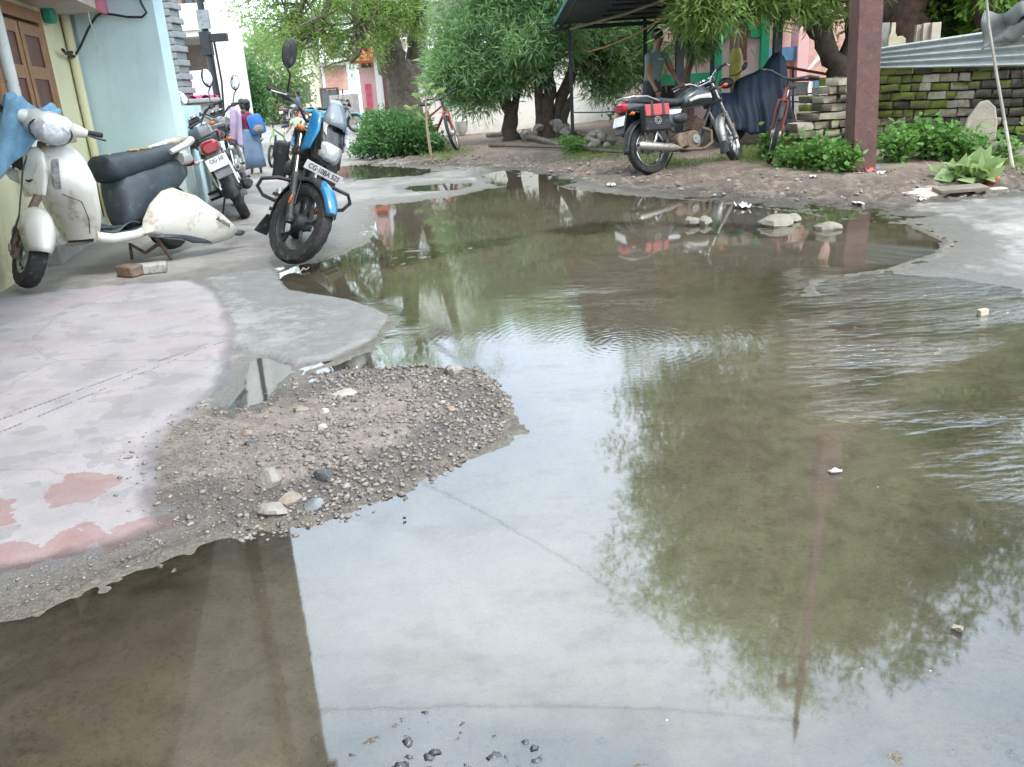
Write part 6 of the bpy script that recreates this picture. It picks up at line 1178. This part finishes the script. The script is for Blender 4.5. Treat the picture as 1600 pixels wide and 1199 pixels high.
ts = at(1072, 160, 14.6); crown_tree('thin_tree', 'thin brown stemmed tree growing under the shed roof edge', [([(ts.x, ts.y, .1), tuple(at(1073, 120, 14.6)), tuple(at(1080, 80, 14.6)), tuple(at(1078, 40, 14.6))], [.07, .065, .06, .03])], [(tuple(at(1085, 50, 14.4)), (.32, .3, .42), 45), (tuple(at(1095, 15, 14.2)), (.4, .4, .3), 40)], (.17, .022), lf_oleander, bark('reddish_bark', (.20, .13, .09)), nl=36, spread=.18, shell=.35)

# ------------------------------------------------------------------ stones, gravel, rubble
def rock(size, seed, flat=.55, m=None, name='stone', parent=None, facet=.22):
    r = np.random.default_rng(seed); mb = MB(); mb.ell((0, 0, 0), (1, 1, 1), 9, 6); pl_ = [unit(r.normal(size=3)) for _ in range(7)]; cut = r.uniform(.55, .85, 7); out = []
    for v in mb.v:
        p = np.array(v) * (1 + r.normal() * .05)
        for q, c in zip(pl_, cut):
            d = p @ q
            if d > c: p = p - q * (d - c)
        out.append((p[0] * size * .5, p[1] * size * .38, p[2] * size * .5 * flat))
    mb.v = out; return mb.build(name, m, parent, ang=28)
st_g = mat('grey_stone', (.27, .25, .22), .85, var=.3, scale=25, bump=.6, bscale=80); st_d = mat('slate_stone', (.05, .055, .058), .4, var=.3, scale=25, bump=.4); st_b = mat('brown_stone', (.25, .205, .165), .9, var=.3, scale=25, bump=.6); st_p = mat('pale_stone', (.38, .35, .315), .85, var=.2, scale=25, bump=.4)
st_w = mat('wet_concrete_lump', (.20, .18, .14), .6, var=.3, scale=14, bump=.6, bscale=50)
for i, (px, py, s, m, fl, rz, lb) in enumerate([(1080, 352, .17, st_w, .7, .2, 'rounder of two small wet concrete lumps touching in the puddle'), (1102, 351, .16, st_w, .65, 1.0, 'flatter of two small wet concrete lumps touching in the puddle'), (1216, 352, .32, st_w, .42, .1, 'largest flat wet concrete lump in the puddle'), (1240, 346, .16, st_w, .6, .8, 'wet lump touching the largest flat one in the puddle'), (1294, 357, .24, st_w, .35, -.2, 'flat wet concrete lump standing alone below the rusty pole'),
        (418, 752, .105, st_g, .75, .3, 'large angular pale stone at the muddy edge of the gravel mound'), (505, 744, .075, st_d, .6, -.2, 'pointed dark slate stone on the gravel mound'), (706, 581, .085, st_g, .75, .1, 'grey angular stone at the mound corner facing the bright water'), (540, 617, .13, st_p, .12, .0, 'thin pale flake lying on the gravel mound'), (503, 670, .05, st_p, .6, .5, 'rounded pale stone in the middle of the gravel mound'), (470, 645, .07, st_b, .5, .2, 'brown stone beside the small triangular side puddle'),
        (506, 644, .045, st_p, .7, .9, 'small pale stone beside the thin flake'), (392, 694, .05, st_d, .4, .1, 'flat black stone on the mud beside the painted apron'), (388, 679, .04, st_b, .6, .3, 'small brown stone above the flat black stone'), (486, 722, .05, st_b, .55, 1.2, 'brown stone above the pointed slate stone'), (455, 782, .09, st_b, .5, .4, 'brown stone at the water line of the gravel mound'), (425, 800, .10, st_g, .5, -.4, 'muddy lump where the mound slips into the dark water'),
        (490, 790, .08, mat('blue_grey_stone', (.17, .18, .185), .35), .3, 1.3, 'smooth blue grey stone at the water line'), (705, 640, .05, mat('wood_chip', (.30, .22, .14), .9), .25, -.7, 'flat wood coloured chip on the gravel mound'), (690, 630, .04, st_p, .4, .4, 'pale chip beside the wood coloured one')]):
    o = rock(s, 40 + i, fl, m); p = on(px, py) if py > 400 else g(px, py); o.location = (p.x, p.y, max(p.z, 0) + s * fl * .16); o.rotation_euler = (random.uniform(-.15, .15), random.uniform(-.15, .15), rz); tag(o, lb, 'stone')
def gravel(name, label, poly, n, smin, smax, m, dens=None, lift=.25, power=2.2, margin=0.0):
    xs = [p.x for p in poly]; ys_ = [p.y for p in poly]; X_ = rng.uniform(min(xs) - margin, max(xs) + margin, n * 6); Y_ = rng.uniform(min(ys_) - margin, max(ys_) + margin, n * 6); w = sdf(poly, X_, Y_)
    pr_ = np.where(w > -margin, 1, 0) * (np.ones_like(X_) if dens is None else dens(X_, Y_, w)); kp = rng.random(n * 6) < pr_; X_ = X_[kp][:n]; Y_ = Y_[kp][:n]; k = len(X_); Z_ = gfield(X_, Y_)[0]
    S_ = smin + (smax - smin) * rng.random(k) ** power; ico = unit(np.array([(0, 0, 1), (1, 0, .1), (.3, .95, 0), (-.8, .6, .1), (-.8, -.6, -.1), (.3, -.95, .1), (.2, .1, -1), (.5, .45, .75), (-.5, -.2, .8)], float))
    fc = np.array([(7, 1, 2), (7, 2, 0), (0, 2, 3), (0, 3, 8), (8, 3, 4), (8, 4, 5), (0, 8, 5), (0, 5, 1), (0, 1, 7), (6, 2, 1), (6, 3, 2), (6, 4, 3), (6, 5, 4), (6, 1, 5)])
    V_ = ico[None] * (1 + rng.normal(size=(k, 9, 1)) * .16); ang = rng.random(k) * 6.28; ca, sa = np.cos(ang)[:, None], np.sin(ang)[:, None]; sx = rng.uniform(.7, 1.3, (k, 1)); sz = rng.uniform(.3, .75, (k, 1))
    vx = V_[..., 0] * sx; vy = V_[..., 1] * .8; V2 = np.stack([vx * ca - vy * sa, vx * sa + vy * ca, V_[..., 2] * sz], -1) * S_[:, None, None] * .5 + np.stack([X_, Y_, Z_ + S_ * lift * .35], -1)[:, None]
    F_ = (fc[None] + (np.arange(k) * 9)[:, None, None]).reshape(-1, 3); o = fastmesh(name, V2.reshape(-1, 3), F_, m, kind='stuff'); o['label'] = label; return o
tg = NT('gravel_mix'); rn = tg.n('NewGeometry').outputs['Random Per Island']; rr1 = tg.n('ValToRGB', Fac=rn); e = rr1.color_ramp.elements; e[0].color = (.12, .10, .085, 1); e[1].color = (.38, .35, .32, 1)
for p_, c_ in ((.3, (.20, .17, .145)), (.6, (.27, .235, .205)), (.80, (.20, .19, .19)), (.93, (.09, .095, .10))): q_ = e.new(p_); q_.color = c_ + (1,)
gvm = tg.done(tg.principled(Base_Color=rr1.outputs['Color'], Roughness=.8, Normal=tg.bump(tg.noise(220, 3, .6, tg.pos()), .5, .004)))
q0 = g(590, 680)
gravel('gravel', 'loose brown gravel and chips covering the mound', MOUND, 11000, .003, .027, gvm, lambda x, y, w: np.clip(.10 + .9 * sstep(x, -1.0, -.55), 0, 1) * np.clip(.35 + 2 * sstep(vnoise(x, y, 6, 21, 2), -.4, .4), 0, 1), power=4.5, margin=.11)
gravel('gravel', 'fine grit along the dirt verge', gp([(560, 258), (900, 282), (1100, 306), (1350, 328), (1600, 303), (1600, 270), (1350, 280), (1100, 275), (900, 255), (640, 245)]), 1500, .012, .07, gvm, lambda x, y, w: .8 + 0 * x, power=4)
gravel('gravel', 'grit washed over the muddy edge of the painted apron', gp([(0, 905), (130, 880), (270, 825), (250, 740), (262, 685), (340, 640), (400, 640), (420, 810), (330, 835), (230, 880), (120, 920), (0, 965)]), 1500, .004, .014, gvm, lambda x, y, w: .8 + 0 * x, power=3)
gravel('gravel', 'small stones breaking the surface of the shallows', NEAR, 330, .005, .036, mat('wet_pebble', (.07, .075, .075), .3, var=.4, scale=20), lambda x, y, w: np.clip(vnoise(x, y, 3, 33, 2) * 2 + .1, 0, 1), lift=.02, power=4)
# rubble heaps under the trees
def heap(label, px, py, n, rx, ry, h, smin, smax, mm, seed):
    c = on(px, py); T = thing('rubble_heap', label, 'rubble', c); r = np.random.default_rng(seed)
    for i in range(n):
        a = r.random() * 6.28; q = r.random() ** .6; s = r.uniform(smin, smax); o = rock(s, seed * 50 + i, .7, mm[r.integers(len(mm))], 'stone', T); o.location = (q * rx * math.cos(a), q * ry * math.sin(a), h * (1 - q) + s * .1); o.rotation_euler = (r.normal() * .5, r.normal() * .5, r.random() * 6)
heap('heap of broken stones round the foot of the dark stems', 862, 214, 26, .65, .4, .28, .16, .34, [st_g, st_b, concrete], 3)
heap('small heap of reddish stones beside the shed post', 935, 222, 20, .36, .26, .22, .12, .24, [st_b, st_g], 5)
for (a, b, r_, lb) in (((800, 216), (885, 226), .05, 'pale plank on the ground under the trees'), ((860, 202), (965, 222), .06, 'grey log lying behind the stone heap'), ((765, 228), (1000, 240), .03, 'thin brown branch lying on the verge'), ((762, 214), (810, 218), .045, 'dark timber beside the red bicycle wheel')):
    o = MB().tube([on(*a, .04), (on(*a, .04) + on(*b, .04)) / 2 + V(0, 0, .03), on(*b, .04)], [r_, r_ * .95, r_ * .85], 7).build('log', bk2 if 'log' in lb or 'plank' in lb else bk); tag(o, lb, 'log')
o = MB().tube([(0, 0, 0), (0, 0, .12), (0, 0, .35), (0, 0, .48)], [.05, .14, .17, .05], 10).build('white_sack', mat('white_sack_m', (.62, .62, .6), .8, bump=.5, bscale=12)); o.location = on(722, 212); tag(o, 'white sack standing behind the red bicycle', 'sack')
# flat tiles, rubbish
for (px, py, sx, sy, rz, m, lb) in [(1450, 303, .36, .26, .4, mat('pinkish_tile', (.42, .35, .30), .7), 'pinkish square tile lying on the dirt'), (1500, 300, .40, .2, -.1, mat('brown_slab', (.17, .14, .11), .9), 'brown slab beside the pinkish tile'), (1557, 300, .15, .09, .1, st_p, 'small pale tile chip beyond the end of the brown slab'), (1438, 289, .11, .08, .2, st_p, 'pale brick chip behind the pinkish tile'), (1454, 290, .13, .1, .7, st_b, 'rounded brown chip behind the pinkish tile'), (1535, 492, .045, .028, .2, mat('cream_block', (.55, .48, .33), .8), 'small cream block in the running water')]:
    o = MB().box((0, 0, .012), (sx, sy, .03)).build('tile', m, bevel=.004); p = on(px, py); o.location = p; o.rotation_euler = (R(3), R(-2), rz); tag(o, lb, 'tile')
def scrap(px, py, s, m, lb, seed, dz=.006, cat='litter'):
    r = np.random.default_rng(seed); ph = r.random(6) * 6
    o = MB().grid(lambda u, v: Vector(((u - .5) * s, (v - .5) * s * .7, .12 * s * math.sin(u * 7 + ph[0]) * math.cos(v * 6 + ph[1]) + .08 * s * math.sin(v * 11 + ph[2]) + .1 * s)), 10, 8).build('litter', m, solid=.001); p = on(px, py); o.location = p + V(0, 0, dz); o.rotation_euler = (0, 0, ph[3]); tag(o, lb, cat)
wp_ = mat('white_paper', (.62, .60, .57), .8); bp_ = mat('blue_wrapper', (.03, .25, .42), .4); rp_m = mat('red_wrapper', (.55, .08, .05), .4)
for i, (px, py, s, m, lb) in enumerate([(1304, 740, .034, wp_, 'torn white paper floating in the puddle'), (1495, 985, .022, mat('tan_leaf', (.30, .27, .2), .8), 'tan dead leaf floating on the tree reflection'), (1360, 268, .12, rp_m, 'red wrapper at the foot of the rusty pole'), (1368, 264, .09, bp_, 'blue wrapper beside the red one at the pole'), (1376, 272, .09, wp_, 'white scrap beside the wrappers at the pole'), (1340, 320, .10, wp_, 'white plastic scrap on the mud below the pole'), (1540, 278, .22, rp_m, 'reddish cloth beside the heap of cut leaves'), (1495, 294, .09, bp_, 'blue scrap in front of the cut leaves'), (1160, 325, .16, wp_, 'pale scum covered rag at the puddle edge'), (1270, 276, .08, wp_, 'white scrap on the dirt between the pole and old motorcycle'), (955, 288, .10, wp_, 'white scrap on the verge below the grass'), (1440, 315, .06, wp_, 'tiny white scrap near the pinkish tile'), (476, 424, .07, mat('tan_leaf', (.4, .36, .28), .8), 'dry leaf under the blue motorcycle wheel'), (632, 813, .012, ink, 'tiny black insect like speck on the bright water')]): scrap(px, py, s, m, lb, i)
# wet tread marks crossing the painted apron
mk = MB(); 
for row, off in ((0, 0), (1, .03)):
    A = g(0, 676 - row * 20, .031); B = g(360, 528 - row * 3, .031); L_ = (B - A).length; d = (B - A) / L_; nrm_ = V(-d.y, d.x, 0)
    for k in range(int(L_ / .021)):
        if random.random() < .12 + .5 * (k * .021 / L_) ** 2: continue
        c = A + d * (k * .021) + nrm_ * (.012 * math.sin(k * .05)); c.z = gz(c.x, c.y) + .0025; e1 = (d * .9 + nrm_ * .45).normalized() * .007; e2 = (nrm_ * .9 - d * .4).normalized() * .0035
        mk.add([c - e1 - e2, c + e1 - e2, c + e1 + e2, c - e1 + e2], [(0, 1, 2, 3)])
o = mk.build('tread_marks', mat('wet_mud_print', (.20, .175, .165), .7), smooth=False, kind='stuff'); o['label'] = 'thin muddy tyre tread marks crossing the painted apron'
